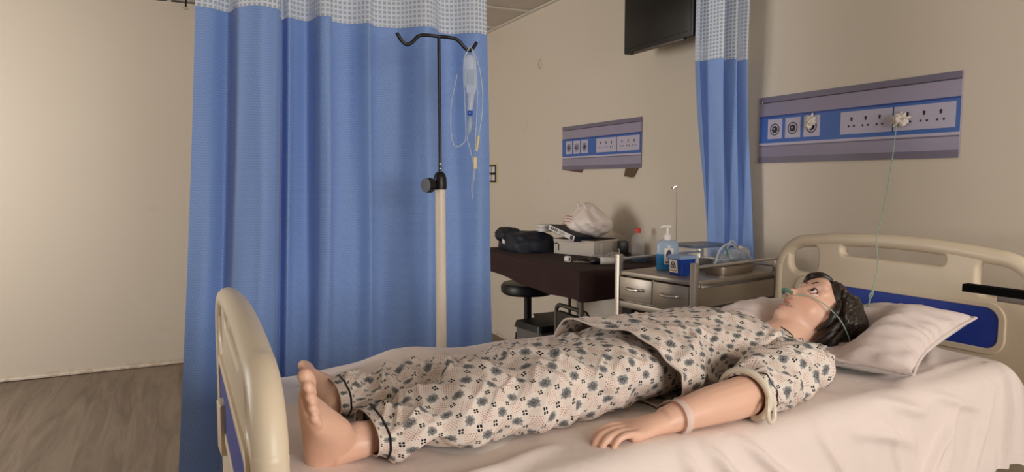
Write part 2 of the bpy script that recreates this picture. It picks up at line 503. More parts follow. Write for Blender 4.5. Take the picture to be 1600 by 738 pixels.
# suspended ceiling: a bearing grid with a tile in every bay
cl = struct('ceiling', MB().box(((XW+XL)/2, (YW+YN)/2, ZC+0.16), (XW-XL+0.3, YW-YN+0.3, 0.1)), M['tile'])
grid = MB(); TS = 0.6; xs = np.arange(XW, XL-0.01, -TS); ys = np.arange(YW-0.22, YN-0.01, -TS)
for x in xs: grid.box((x, (YW+YN)/2, ZC+0.006), (0.024, YW-YN, 0.012))
for y in ys: grid.box(((XW+XL)/2, y, ZC+0.006), (XW-XL, 0.024, 0.012))
grid.box((XW-0.012, (YW+YN)/2, ZC+0.004), (0.024, YW-YN, 0.014))
link('ceiling_grid', grid.mesh('ceiling_grid'), M['tbar'], cl, None)
tile_me = None
for x in list(xs):
    for y in [YW-0.22+TS]+list(ys):
        if tile_me is None:
            tile_me = MB().box((0, 0, 0), (TS-0.02, TS-0.02, 0.016), 0.002).mesh('ceiling_tile'); tile_me.materials.append(M['tile'])
        o = bpy.data.objects.new('ceiling_tile', tile_me); COL.objects.link(o); o.parent = cl
        o.location = (x-TS/2, y-TS/2, ZC+0.022)
# thin skirting bead where plaster meets vinyl
tr = MB(); pts = spline([(XL, YW-0.004, 0.012), (-1.5, YW-0.005, 0.013), (0, YW-0.004, 0.011), (XW, YW-0.004, 0.012)], 30)
tr.tube(pts, 0.011, 6); struct('baseboard_back', tr, M['wall'], smooth=40)

# ================================================================== curtains
CUR_Y = 2.45
def curtain(name, label, plan, ztop, zbot, zsplit, drift, group, hang_to=None):
    """plan: control points (x, dy) along the track; drift(t, x, y) shifts the cloth on its way down"""
    C2 = spline(plan, 9); arc = np.concatenate([[0], np.cumsum(np.linalg.norm(np.diff(C2, axis=0), axis=1))])
    root = Thing(name, label, 'curtain', off=(float(C2[:, 0].mean()), CUR_Y, zbot), group=group)
    def surf(z0, z1, n):
        P = np.zeros((n+1, len(C2), 3)); UV = np.zeros((n+1, len(C2), 2))
        for i in range(n+1):
            z = z0+(z1-z0)*i/n; t = (ztop-z)/(ztop-zbot)
            x, y = drift(t, C2[:, 0], C2[:, 1])
            wob = 0.006*np.sin(arc*23+z*3.1)+0.004*np.sin(arc*51-z*4.7)
            P[i, :, 0] = x; P[i, :, 1] = CUR_Y+y+wob*min(1, t*1.5); P[i, :, 2] = z
            UV[i, :, 0] = arc; UV[i, :, 1] = z
        return MB().grid(P, UV=UV)
    root.part('cloth', surf(zsplit, zbot, 70), M['blue'], smooth=180)
    root.part('net_header', surf(ztop, zsplit, 24), M['net'], smooth=180)
    # stitched seam between net and cloth, and gliders on the track
    x, y = drift((ztop-zsplit)/(ztop-zbot), C2[:, 0], C2[:, 1])
    wob = 0.006*np.sin(arc*23+zsplit*3.1)+0.004*np.sin(arc*51-zsplit*4.7)
    seam = np.stack([x, CUR_Y+y+wob*min(1, (ztop-zsplit)/(ztop-zbot)*1.5), np.full(len(x), zsplit)], 1)
    root.part('seam', MB().tube(seam, 0.0016, 5), M['blue'])
    for k in range(0, len(C2), 18): root.part('glider', MB().tube([(C2[k, 0], CUR_Y+C2[k, 1], ztop-0.01), (C2[k, 0], CUR_Y+C2[k, 1]*0.5, ztop+0.02), (C2[k, 0], CUR_Y, ztop+0.038)], 0.004, 6), M['white'])
    return root
cx = [0.096, 0.147, 0.192, 0.207, 0.225, 0.275, 0.315, 0.336, 0.35, 0.361, 0.373, 0.398, 0.441, 0.456, 0.469, 0.499, 0.514, 0.561, 0.595, 0.633, 0.654, 0.686, 0.745, 0.793, 0.83, 0.867, 0.905, 0.955, 0.994, 1.033, 1.078]
cd = [0.0, 0.01, 0.05, -0.01, -0.06, -0.10, -0.09, -0.06, 0.05, 0.09, 0.03, 0.05, 0.065, -0.01, -0.04, -0.04, 0.025, 0.04, 0.03, -0.005, 0.03, 0.045, 0.03, -0.02, -0.045, -0.02, 0.04, 0.04, 0.0, -0.02, 0.0]
def drift1(t, x, y):
    k = np.clip((1.078-x)/0.98, 0, 1)
    return x - 0.135*t**1.3*k**1.5 + 0.04*t*(1-k), y*(1-0.25*t)
curtain('bed_curtain', 'wide blue hospital curtain with net top hanging behind the drip stand', list(zip(cx, cd)), 2.42, 0.22, 1.87, drift1, 'cubicle curtains')
# the bunched curtain against the wall
bx = np.linspace(2.13, 2.36, 15)
bd = [0.0, 0.05, 0.02, -0.06, -0.065, 0.03, 0.05, -0.045, -0.06, 0.03, 0.045, -0.03, -0.045, 0.02, 0.03]
def drift2(t, x, y):
    k = (x-2.13)/0.23
    s = sst(0.22, 0.72, t)
    tx, ty = x, -0.06*k+y
    bx_, by_ = 2.288+0.080*k-0.25*np.abs(y)*0.6, 0.085-0.235*k+y*0.45
    return tx*(1-s)+bx_*s, ty*(1-s)+by_*s
curtain('bed_curtain', 'narrow blue curtain gathered in a bunch against the cream wall', list(zip(bx, bd)), 2.42, 0.25, 1.855, drift2, 'cubicle curtains')
tk = Thing('curtain_track', 'slim white curtain track hung below the ceiling over the blue curtains', 'curtain track', off=(0.6, CUR_Y, 2.47))
tk.part('rail', MB().box(((XW+XL)/2+0.6, CUR_Y, 2.475), (XW-XL-1.22, 0.022, 0.03), 0.003), M['white'])
for x in (-1.2, 0.0, 1.2, 2.2): tk.part('hanger_rod', MB().tube([(x, CUR_Y, 2.488), (x, CUR_Y, ZC+0.012)], 0.006, 8), M['white'])

# ================================================================== the bed
BC = 1.33                                    # centre line of the bed (across), in bed coordinates
MZ = 0.835                                   # top of the mattress
HBX, FBX = 2.14, 0.166
def board_outline(dz=0.0, grow=0.0):
    hw = 0.435+grow; zt = 1.122+dz+grow; zs = 0.985+dz; zb = 0.50+dz-grow
    pts = [(-hw+0.025, zb), (-hw, zb+0.05), (-hw, 0.75), (-hw+0.004, zs)]
    for k in range(1, 9):
        a = pi-pi/2*k/8; r = 0.115
        pts.append((-hw+0.004+r+r*cos(a), zs+(zt-0.014-zs)*sin(a)))
    for k in range(1, 12):
        u = -1+2*k/12; pts.append((u*(hw-0.119), zt+0.006-0.020*u*u))
    right = [(-x, z) for x, z in pts[:12]]
    return pts + right[::-1]
def curve_plate(splines, ext, bev, fn):
    cu = bpy.data.curves.new('tmp', 'CURVE'); cu.dimensions = '2D'; cu.fill_mode = 'BOTH'
    cu.extrude = ext; cu.bevel_depth = bev; cu.bevel_resolution = 3
    for sp in splines:
        s = cu.splines.new('POLY'); s.points.add(len(sp)-1); s.use_cyclic_u = True
        for p, (a, b) in zip(s.points, sp): p.co = (a, b, 0, 1)
    o = bpy.data.objects.new('tmp', cu); COL.objects.link(o)
    dg = bpy.context.evaluated_depsgraph_get(); me = bpy.data.meshes.new_from_object(o.evaluated_get(dg))
    mb = MB(); mb.add([fn(*v.co) for v in me.vertices], [list(p.vertices) for p in me.polygons])
    bpy.data.objects.remove(o); bpy.data.curves.remove(cu); bpy.data.meshes.remove(me)
    return mb
def hole(y0, y1, z0, z1, r, n=6):
    return [(y, z) for y, z in rr((y1-y0)/2, (z1-z0)/2, r, n, (y0+y1)/2, (z0+z1)/2)]
bed = Thing('hospital_bed', 'cream hospital bed with moulded end boards and royal blue insets', 'bed', off=(1.1, BC, 0.0), frame='bed')
def end_board(name, x, dz, face, face_skew=False, rr_=0.023):
    sk = 0.05 if face_skew else 0.0
    fn = lambda u, v, w: (x+w+sk*u, BC+u, v)
    out = board_outline(dz)
    holes = [hole(0.252, 0.390, 0.975+dz, 1.100+dz, 0.042), hole(-0.390, -0.252, 0.975+dz, 1.100+dz, 0.042), hole(-0.182, 0.182, 1.050+dz, 1.112+dz, 0.029)]
    pb = curve_plate([out]+holes, 0.008, 0.010, fn)
    b = bed.part(name, pb, M['abs'], smooth=50)
    rim = np.array([(x+sk*u, BC+u, v) for u, v in board_outline(dz, -0.008)]); rim = spline(rim[2:-2], 4)
    bed.part('rim', MB().tube(rim, rr_, 12, flat=1.0), M['abs'], b)
    if name == 'headboard' or True:
        sx = x+face*0.019
        fr = [(u, v) for u, v in rr(0.345, 0.072, 0.045, 8, 0, 0.897+dz)]
        fr2 = [(u, v) for u, v in rr(0.332, 0.060, 0.036, 8, 0, 0.897+dz)]
        arch = lambda L: [(u, v+(0.012*(1-(u/0.34)**2) if v > 0.897+dz else 0.0)) for u, v in L]
        bed.part('inset_frame', curve_plate([arch(fr), arch(fr2)], 0.003, 0.003, lambda u, v, w: (sx+w+sk*u, BC+u, v)), M['abs'], b)
        bed.part('inset_panel', curve_plate([arch(fr2)], 0.002, 0.001, lambda u, v, w: (sx+w+sk*u, BC+u, v)), M['inset'], b, label='royal blue inset panel')
    return b
hb = end_board('headboard', HBX, 0.0, -1)
fb = end_board('footboard', FBX, -0.045, -1, True, 0.024)
# steel frame, deck, legs and castors under the mattress
fr = MB()
for y in (BC-0.41, BC+0.41): fr.box((1.13, y, 0.62), (1.92, 0.035, 0.06), 0.004)
for x in (0.25, 0.8, 1.45, 2.05): fr.box((x, BC, 0.62), (0.035, 0.80, 0.05), 0.004)
bed.part('frame', fr, M['cream_enamel'])
for k in range(11): bed.part('deck_slat', MB().box((0.27+k*0.172, BC, 0.665), (0.15, 0.82, 0.02), 0.004), M['cream_enamel'])
for x in (0.30, 2.02):
    for y in (BC-0.36, BC+0.36):
        lg = bed.part('leg', MB().box((x, y, 0.36), (0.045, 0.045, 0.50), 0.006), M['cream_enamel'])
        w = MB().lathe([(0.0, -0.016), (0.05, -0.016), (0.058, -0.010), (0.058, 0.010), (0.05, 0.016), (0.0, 0.016)], (x, y, 0.059), 20, Matrix.Rotation(radians(90), 4, 'X'))
        bed.part('castor', w, M['black'], lg)
# hook with a chart clip on the outside of the footboard
clip = MB().box((FBX-0.014, BC+0.20, 0.80), (0.020, 0.06, 0.11), 0.005)
bed.part('chart_clip', clip, M['abs'], fb)
mat_mb = MB().box((1.105, BC, 0.755), (1.83, 0.86, 0.155), 0.035, seg=4)
single('mattress', 'thick hospital mattress hidden under the white bedsheet', 'mattress', mat_mb, M['white'], off=(1.105, BC, 0.6775), frame='bed')

# ------------------------------------------------------------------ bedsheet
def top_z(x, y):
    """height of the sheet's upper surface"""
    z = MZ+0.006
    z = z + 0.006*wn(x, y, 3, 1.3, 1.6) + 0.0025*wn(x, y, 5, 5, 4)
    z = z + 0.022*np.exp(-((x-0.62)/0.10)**2-((y-1.73)/0.05)**2) + 0.012*np.exp(-((x-0.93)/0.14)**2-((y-1.74)/0.04)**2)
    # the body weighs the middle down a little
    z = z - 0.012*np.exp(-((y-1.27)/0.22)**4)*sst(0.2, 0.4, x)*(1-sst(1.9, 2.0, x))
    for a, b, w, h in (((0.30, 1.62), (0.62, 1.72), 0.03, 0.010), ((0.55, 1.45), (0.60, 1.72), 0.035, 0.010), ((1.75, 0.98), (2.0, 1.12), 0.02, 0.010), ((1.55, 0.95), (1.98, 0.98), 0.018, 0.008),
                       ((1.60, 0.99), (1.98, 1.20), 0.02, 0.008), ((0.25, 1.0), (0.55, 0.96), 0.02, 0.010), ((0.3, 1.22), (0.34, 1.5), 0.03, 0.006), ((0.42, 0.95), (0.66, 1.02), 0.02, 0.012)):
        z = z + fold(x, y, a, b, w, h)
    return z
def bedsheet():
    nx, nt = 330, 210
    X = np.linspace(0.205, 2.085, nx); far_h, near_h, r = 0.24, 0.200, 0.045
    y1, y0 = BC+0.437, BC-0.437
    L_top = y1-y0-2*r; L_arc = pi/2*r
    total = far_h+2*L_arc+L_top+near_h
    s = np.linspace(0, total, nt)
    P = np.zeros((nx, nt, 3))
    for j, sv in enumerate(s):
        if sv < far_h: y, d, nrm = y1, -(far_h-sv)-r, (1.0, 0.0)
        elif sv < far_h+L_arc:
            a = (sv-far_h)/r; y, d, nrm = y1-r+r*cos(a), -r+r*sin(a), (cos(a), sin(a))
        elif sv < far_h+L_arc+L_top: y, d, nrm = y1-r-(sv-far_h-L_arc), 0.0, (0.0, 1.0)
        elif sv < far_h+2*L_arc+L_top:
            a = (sv-far_h-L_arc-L_top)/r; y, d, nrm = y0+r-r*sin(a), -r+r*cos(a), (-sin(a), cos(a))
        else: y, d, nrm = y0, -(sv-far_h-2*L_arc-L_top)-r, (-1.0, 0.0)
        P[:, j, 0] = X
        zt = top_z(X, np.clip(y, y0+r*0.5, y1-r*0.5))
        end = np.clip((X-1.985)/0.10, 0, 1); zt = zt-0.10*end**1.6           # falls away past the mattress end
        P[:, j, 1] = y; P[:, j, 2] = zt+d
        if nrm[0] < 0:                                                        # near side: hanging folds
            h = -d; hn = np.clip(h/0.25, 0, 1.2)
            u = X; v = h
            f = 0.010*ridge(u+0.6*v, v-0.5*u, 11, 2.6, 2.2)*hn + 0.003*wn(u, v, 12, 10, 5)*hn
            for a, b, w, am in (((0.98, 0.0), (1.30, 0.26), 0.010, 0.014), ((0.90, 0.01), (1.16, 0.27), 0.011, 0.016), ((0.84, 0.02), (1.04, 0.27), 0.012, 0.015), ((0.80, 0.05), (0.94, 0.27), 0.014, 0.014),
                                ((0.62, 0.03), (0.86, 0.12), 0.012, 0.012), ((0.55, 0.06), (0.88, 0.17), 0.012, 0.012), ((0.5, 0.12), (0.85, 0.24), 0.014, 0.012),
                                ((1.50, 0.27), (1.68, 0.10), 0.010, 0.012), ((1.56, 0.27), (1.72, 0.05), 0.012, 0.008), ((1.915, 0.29), (1.94, -0.04), 0.012, 0.016), ((1.30, 0.05), (1.55, 0.12), 0.015, 0.007), ((1.75, 0.27), (1.88, 0.03), 0.016, 0.008), ((1.62, 0.02), (1.82, 0.09), 0.010, 0.006), ((1.40, 0.0), (1.60, 0.06), 0.012, 0.007), ((1.20, 0.02), (1.34, 0.22), 0.010, 0.008), ((1.44, 0.03), (1.50, 0.24), 0.009, 0.005)):
                f = f + fold(u, v, a, b, w, am*1.7)
            P[:, j, 1] += nrm[0]*(f+0.012*hn+0.02*np.exp(-((X-2.03)/0.05)**2)*hn)
            # long diagonal creases pulled from the top near the manikin's hand
            if d > -r: P[:, j, 2] += 0.3*f
        elif nrm[0] > 0:
            P[:, j, 1] += 0.010*wn(X, np.full(nx, d), 17, 4, 1.5)*np.clip(-d/0.2, 0, 1)+0.006
    # a wavy hem
    hem = 0.010*wn(X, X*0, 23, 2.5, 1)
    k0 = int(nt*0.80)
    for j in range(k0, nt): P[:, j, 2] += hem*((j-k0)/(nt-k0))**2
    return MB().grid(P, flip=True)
single('bedsheet', 'rumpled pinkish white bedsheet spread over the mattress and hanging down the near side', 'bedsheet', bedsheet(), M['sheet'], off=(1.1, BC, MZ), frame='bed', smooth=180)

# ------------------------------------------------------------------ pillow
def pillow_surface(lx, ly, th, seed, n=70, inset=0.0):
    """local x across the bed's length, local y along the pillow; upper and lower sheet in one closed grid"""
    u = np.linspace(-1, 1, n); U, V = np.meshgrid(u, u, indexing='ij')
    prof = ((1-np.abs(U)**2.6)*(1-np.abs(V)**3.0))
    prof = np.clip(prof, 0, 1)**0.5
    pinch = 1-0.10*(1-np.abs(V)**2)*np.abs(U)**2; pin2 = 1-0.10*(1-np.abs(U)**2)*np.abs(V)**2
    px = U*lx/2*pinch; py = V*ly/2*pin2
    wr = 0.006*ridge(U+0.4*V, V-0.3*U, seed, 1.6, 1.4)*prof+0.004*wn(U, V, seed+1, 2.5, 2.0)*prof+0.003*ridge(U-V, V+U, seed+7, 2.6, 1.2)*prof
    edge = np.minimum(1-np.abs(U), 1-np.abs(V))
    pk = 0.006*np.sin(26*(U+V)+3*np.sin(5*U))*np.exp(-(edge/0.12)**2)*np.clip(edge/0.03, 0, 1)
    top = np.stack([px, py, prof*th*0.62+wr+pk], -1)
    bot = np.stack([px, py, -prof*th*0.38], -1)
    return U, V, top, bot
def place_pillow(P, c, tiltx, rz):
    Rm = np.array(Matrix.Rotation(rz, 3, 'Z') @ Matrix.Rotation(tiltx, 3, 'Y'))
    return P @ Rm.T + np.array(c)
PC, PT, PR = (1.705, 1.262, 0.886), radians(-4), radians(13)
U_, V_, ptop, pbot = pillow_surface(0.47, 0.63, 0.125, 31)
# dent under the head
dent = 0.095*np.exp(-((U_*0.235+0.085)/0.145)**4-((V_*0.315+0.025)/0.130)**4); ptop[..., 2] -= dent
ptop[..., 2] -= 0.034*sst(-0.3, 0.5, U_)*sst(-0.7, 0.0, V_)*(1-np.abs(U_)**4)*(1-np.abs(V_)**4)
lift = 0.034*((U_+1)/2)**2*((1-V_)/2)**2; ptop[..., 2] += lift; pbot[..., 2] += lift*0.9
inner_t, inner_b = ptop.copy(), pbot.copy()
pil = Thing('pillow', 'plump pillow in a creased pinkish white case under the manikin head', 'pillow', off=(PC[0], PC[1], 0.845), frame='bed')
pm = MB(); pm.grid(place_pillow(inner_t*np.array([1.0, 1.0, 0.94]), PC, PT, PR)); pm.grid(place_pillow(inner_b*1.0, PC, PT, PR), flip=True)
pil.part('filling', pm, M['pillow'], smooth=180, label='white pillow ticking showing below the case')
case = MB(); ct = ptop.copy(); ct[..., 2] += 0.006
ct[..., 0] *= 1.015; ct[..., 1] *= 1.015
ct[..., 2] = np.maximum(ct[..., 2], lift)
case.grid(place_pillow(ct, PC, PT, PR))
co = pil.part('pillowcase', case, M['case'], smooth=180)
n_ = ct.shape[0]
loop = [ct[i, 0] for i in range(n_)]+[ct[-1, j] for j in range(n_)]+[ct[i, -1] for i in reversed(range(n_))]+[ct[0, j] for j in reversed(range(n_))]
loop = np.array(loop)+np.array([0, 0, 0.001])
pil.part('seam', MB().tube(place_pillow(loop, PC, PT, PR), 0.004, 6, closed=False), M['case'], co)
tipc = ct[-1, 0]

# ================================================================== the manikin (bed coordinates)
FLOORZ = MZ+0.004
def frames(C, upv=(0, 0, 1)):
    C = np.asarray(C, float); T = np.gradient(C, axis=0); T /= np.linalg.norm(T, axis=1)[:, None]
    L = np.cross(T, np.array(upv)); L /= np.linalg.norm(L, axis=1)[:, None]
    U = np.cross(L, T); return T, L, U
def resample(K, n):
    K = np.array(K, float); t = np.linspace(0, len(K)-1, n); D = spline(K, 24); idx = t/(len(K)-1)*(len(D)-1)
    i0 = np.floor(idx).astype(int); i1 = np.minimum(i0+1, len(D)-1); f = (idx-i0)[:, None]
    return D[i0]*(1-f)+D[i1]*f
def cloth_loft(keys, nu, nv, disp=None, power=2.4, floor=FLOORZ, circ=None, u0=0.0, v0=0.0, closed_end=False):
    """keys: (x, y, z, half width, half height).  Returns grid, uv"""
    K = resample(keys, nu); C = K[:, :3]; a = K[:, 3]; b = K[:, 4]
    T, L, Uv = frames(C)
    arc = np.concatenate([[0], np.cumsum(np.linalg.norm(np.diff(C, axis=0), axis=1))])
    ph = np.linspace(-pi/2, 1.5*pi, nv)
    e = 2.0/power; cs = np.sign(np.cos(ph))*np.abs(np.cos(ph))**e; sn = np.sign(np.sin(ph))*np.abs(np.sin(ph))**e
    if circ is None: circ = 2*pi*float(np.mean(np.sqrt((a*a+b*b)/2)))
    uu = arc[:, None]+u0+ph[None, :]*0; vv = (ph/(2*pi)*circ)[None, :]+v0+arc[:, None]*0
    P = C[:, None, :]+(a[:, None]*cs[None, :])[..., None]*L[:, None, :]+(b[:, None]*sn[None, :])[..., None]*Uv[:, None, :]
    N = (cs[None, :]/np.maximum(a[:, None], 1e-3))[..., None]*L[:, None, :]+(sn[None, :]/np.maximum(b[:, None], 1e-3))[..., None]*Uv[:, None, :]
    N /= np.linalg.norm(N, axis=2)[..., None]+1e-9
    if disp is not None:
        D = disp(arc[:, None]/arc[-1]+ph[None, :]*0, ph[None, :]+arc[:, None]*0, uu, vv); P = P+N*(D-D.mean())[..., None]
    if floor is not None:                                   # cloth that would sink spreads out on the sheet
        d = np.clip(floor-P[..., 2], 0, None)
        P[..., 2] = np.maximum(P[..., 2], floor+0.004*np.sin(uu*60+vv*20)*np.exp(-d/0.01)*0.5)
        lat = np.sign(((P-C[:, None, :])*L[:, None, :]).sum(2))
        P = P+(np.minimum(d, 0.05)*0.35*lat)[..., None]*L[:, None, :]
    return P, np.stack([uu, vv], -1)

def remesh(mb, voxel, iters=4):
    me = mb.mesh('tmp'); o = bpy.data.objects.new('tmp', me); COL.objects.link(o)
    m = o.modifiers.new('r', 'REMESH'); m.mode = 'VOXEL'; m.voxel_size = voxel
    if iters:
        s = o.modifiers.new('s', 'SMOOTH'); s.factor = 0.5; s.iterations = iters
    dg = bpy.context.evaluated_depsgraph_get()
    out = bpy.data.meshes.new_from_object(o.evaluated_get(dg))
    bpy.data.objects.remove(o); bpy.data.meshes.remove(me)
    return out
def limb(mb, keys, n=20, seg=18):
    K = resample(keys, n); C = K[:, :3]; T, L, Uv = frames(C); ph = np.linspace(0, 2*pi, seg, endpoint=False)
    P = C[:, None]+(K[:, 3][:, None]*np.cos(ph))[..., None]*L[:, None]+(K[:, 4][:, None]*np.sin(ph))[..., None]*Uv[:, None]
    s0 = mb.n; mb.grid(P, cv=True)
    mb.f.append(tuple(s0+k for k in reversed(range(seg)))); mb.f.append(tuple(s0+(n-1)*seg+k for k in range(seg)))
def unit(v): v = np.array(v, float); return v/np.linalg.norm(v)

# head axes: crown, face, left side
HC = np.array([1.662, 1.246, 0.943])
Hn = unit((-0.473, 0.266, 0.84)); Hk = np.array((0.826, -0.197, 0.528)); Hk = unit(Hk-Hn*np.dot(Hk, Hn)); Hl = np.cross(Hk, Hn)
HM = np.stack([Hl, Hn, Hk], 1)                        # local (left, front, up) to bed
def hp(l, f, u): return HC+HM @ np.array((l, f, u))
HS = 0.955

body = MB()
def he(c, r, tilt=0.0, nu=26, nv=18, yaw=0.0):
    Rl = np.array(Matrix.Rotation(tilt, 3, 'X') @ Matrix.Rotation(yaw, 3, 'Z'))
    body.ellipsoid(hp(*[x*HS for x in c]), [x*HS for x in r], HM @ Rl, nu, nv)
he((0, -0.018, 0.028), (0.076, 0.094, 0.092))          # cranium
he((0, 0.016, -0.012), (0.066, 0.076, 0.092))          # face mass
he((0, 0.026, -0.058), (0.052, 0.056, 0.050), -0.3)    # jaw
he((0, 0.062, -0.094), (0.024, 0.020, 0.020))          # chin
for s in (-1, 1):
    he((s*0.032, 0.036, -0.026), (0.034, 0.032, 0.042))          # cheek
    he((s*0.030, 0.066, 0.040), (0.036, 0.022, 0.016))           # brow
    he((s*0.010, 0.094, -0.030), (0.009, 0.010, 0.008))          # nostril wing
    he((s*0.074, -0.012, -0.004), (0.010, 0.022, 0.032))         # ear
he((0, 0.068, 0.052), (0.050, 0.020, 0.034))           # forehead
he((0, 0.084, 0.000), (0.0085, 0.014, 0.034), 0.30)    # nose bridge
he((0, 0.101, -0.026), (0.0115, 0.0115, 0.0105))       # nose tip
he((0, 0.083, -0.054), (0.021, 0.012, 0.0062))         # upper lip
he((0, 0.079, -0.072), (0.019, 0.012, 0.0068))         # lower lip
nb = hp(0, -0.030, -0.085)
limb(body, [(1.43, 1.265, 0.876, 0.070, 0.036), (1.50, 1.264, 0.886, 0.060, 0.048), (nb[0]-0.01, nb[1]+0.008, nb[2]+0.02, 0.056, 0.056), (nb[0]+0.04, nb[1]+0.006, nb[2]+0.04, 0.052, 0.054)])
limb(body, [(0.90, 1.265, 0.895, 0.12, 0.050), (0.97, 1.265, 0.895, 0.150, 0.060), (1.10, 1.265, 0.895, 0.140, 0.065), (1.25, 1.262, 0.905, 0.160, 0.085), (1.34, 1.262, 0.895, 0.168, 0.066), (1.42, 1.262, 0.882, 0.155, 0.042), (1.47, 1.262, 0.88, 0.10, 0.036)])
NEAR_ARM = [(1.40, 1.085, 0.880), (1.26, 1.015, 0.888), (1.085, 0.962, 0.884), (0.97, 0.955, 0.880), (0.86, 0.962, 0.867)]
limb(body, [NEAR_ARM[0]+(0.05, 0.036), NEAR_ARM[1]+(0.046, 0.048), NEAR_ARM[2]+(0.042, 0.042), NEAR_ARM[3]+(0.038, 0.037), NEAR_ARM[4]+(0.028, 0.024)])
limb(body, [(1.40, 1.44, 0.880, 0.05, 0.036), (1.26, 1.47, 0.876, 0.044, 0.036), (1.10, 1.49, 0.872, 0.038, 0.032), (0.98, 1.49, 0.868, 0.034, 0.028), (0.88, 1.485, 0.862, 0.026, 0.02)])
def hand(w, d, side, hs, zf=FLOORZ):
    """w wrist point, d direction of the fingers, side the thumb's side, hs size"""
    w = np.array(w, float); d = unit(d); up = np.array([0, 0, 1.0]); s = unit(np.cross(up, d))*side
    kn = w+d*0.085*hs
    limb(body, [tuple(w-d*0.02)+(0.027, 0.022), tuple(w+d*0.02*hs+up*0.001)+(0.032*hs, 0.022*hs), tuple(w+d*0.055*hs)+(0.039*hs, 0.020*hs), tuple(kn-up*0.002)+(0.039*hs, 0.016*hs), tuple(kn+d*0.012*hs-up*0.004)+(0.035*hs, 0.011*hs)], 14, 16)
    for k, (off, L, r) in enumerate(((0.028, 0.070, 0.0092), (0.0095, 0.078, 0.0095), (-0.010, 0.072, 0.0092), (-0.0285, 0.056, 0.0080))):
        off, L, r = off*hs, L*hs, r*hs*1.03
        a = kn+s*off-d*0.012*hs+up*0.002; f = L/0.07
        p1 = kn+s*off+d*0.028*f+up*0.008*hs; p2 = kn+s*off*0.98+d*0.056*f+up*0.002; p3 = kn+s*off*0.93+d*L-up*0.010
        pts = [a, p1, p2, p3]
        for q in pts: q[2] = max(q[2], zf+r-0.002)
        sp = spline(pts, 6); R = np.linspace(r*1.10, r*0.80, len(sp)); body.tube(sp, R, 10)
        body.ellipsoid(p3, (r*0.82,)*3, None, 10, 8)
    t0 = w+d*0.025*hs+s*0.022*hs-up*0.002; t1 = w+d*0.055*hs+s*0.044*hs-up*0.004; t2 = w+d*0.082*hs+s*0.050*hs-up*0.006; t3 = w+d*0.104*hs+s*0.047*hs-up*0.010
    pts = [t0, t1, t2, t3]
    for q in pts: q[2] = max(q[2], zf+0.008)
    sp = spline(pts, 6); body.tube(sp, np.linspace(0.015, 0.0085, len(sp))*hs, 10); body.ellipsoid(t3, (0.0085*hs,)*3, None, 10, 8)
hand((0.848, 0.962, 0.864), (-1, 0.02, -0.05), -1, 0.86)
hand((0.875, 1.485, 0.860), (-1, 0.0, -0.05), 1, 0.82)
# legs and feet
limb(body, [(1.00, 1.195, 0.895, 0.075, 0.060), (0.85, 1.175, 0.890, 0.070, 0.050), (0.66, 1.150, 0.885, 0.050, 0.042), (0.52, 1.145, 0.878, 0.045, 0.034), (0.40, 1.140, 0.872, 0.032, 0.028), (0.32, 1.136, 0.872, 0.032, 0.032)])
limb(body, [(1.00, 1.335, 0.890, 0.075, 0.055), (0.85, 1.355, 0.878, 0.065, 0.036), (0.66, 1.378, 0.870, 0.045, 0.028), (0.52, 1.386, 0.868, 0.040, 0.025), (0.42, 1.388, 0.868, 0.032, 0.026), (0.36, 1.388, 0.868, 0.032, 0.028)])
def foot(H, ang, tilt, side, fs=1.0):
    """H heel centre, ang outward roll, side -1 for the near (left) foot"""
    H = np.array(H, float); a = radians(ang)
    d = unit((-tilt, side*sin(a), cos(a))); w = unit((0, side*cos(a), -sin(a))); dor = np.cross(w, d)*side*-1
    if dor[0] < 0: dor = -dor                           # dorsum faces the shin
    def ring(t, wd, th, lift, lat=0.0, n=18):
        t, wd, th, lift = t*fs, wd*fs, th*fs, lift*fs
        c = H+d*t+dor*lift+w*lat
        return [c+w*wd*cos(2*pi*k/n)+dor*th*sin(2*pi*k/n) for k in range(n)]
    st = [(-0.034, 0.012, 0.014, 0.006), (-0.028, 0.024, 0.026, 0.006), (-0.010, 0.030, 0.036, 0.012), (0.020, 0.032, 0.048, 0.026), (0.055, 0.033, 0.043, 0.022), (0.090, 0.037, 0.032, 0.012), (0.120, 0.042, 0.022, 0.003), (0.142, 0.042, 0.015, -0.002), (0.155, 0.036, 0.010, -0.003)]
    P = np.array([ring(*s) for s in st]); s0 = body.n; body.grid(P, cv=True, flip=(side > 0)); n = 18
    body.f.append(tuple(s0+k for k in range(n))); body.f.append(tuple(s0+(len(st)-1)*n+k for k in range(n)))
    for k, (lat, L, r) in enumerate(((-0.030, 0.192, 0.0135), (-0.009, 0.190, 0.0098), (0.008, 0.183, 0.0092), (0.0235, 0.174, 0.0088), (0.0365, 0.162, 0.0085))):
        lat, L, r = lat*fs, L*fs, r*fs
        p0 = H+d*(0.125*fs)+w*lat*0.95; p1 = H+d*(L-0.022)+w*lat+dor*0.006; p2 = H+d*(L-0.006)+w*lat+dor*0.002
        sp = spline([p0, p1, p2], 5); body.tube(sp, np.linspace(r*0.95, r, len(sp)), 10); body.ellipsoid(p2, (r*1.02,)*3, None, 12, 8)
    # ankle joins the shin
    limb(body, [tuple(H+dor*0.02+d*0.005)+(0.032, 0.034), tuple(H+np.array([0.04, 0, 0.006]))+(0.031, 0.034), tuple(H+np.array([0.085, 0, 0.003]))+(0.030, 0.026)], 8, 16)
foot((0.254, 1.130, 0.866), 35, 0.20, -1, 0.92)
foot((0.345, 1.385, 0.864), 86, 0.14, 1, 0.92)
bme = remesh(body, 0.0026, 9)
# press eye sockets, mouth opening and philtrum into the head, then paint
nv_ = len(bme.vertices); Vv = np.zeros(nv_*3); bme.vertices.foreach_get('co', Vv); Vv = Vv.reshape(-1, 3)
Lc = (Vv-HC) @ HM/HS
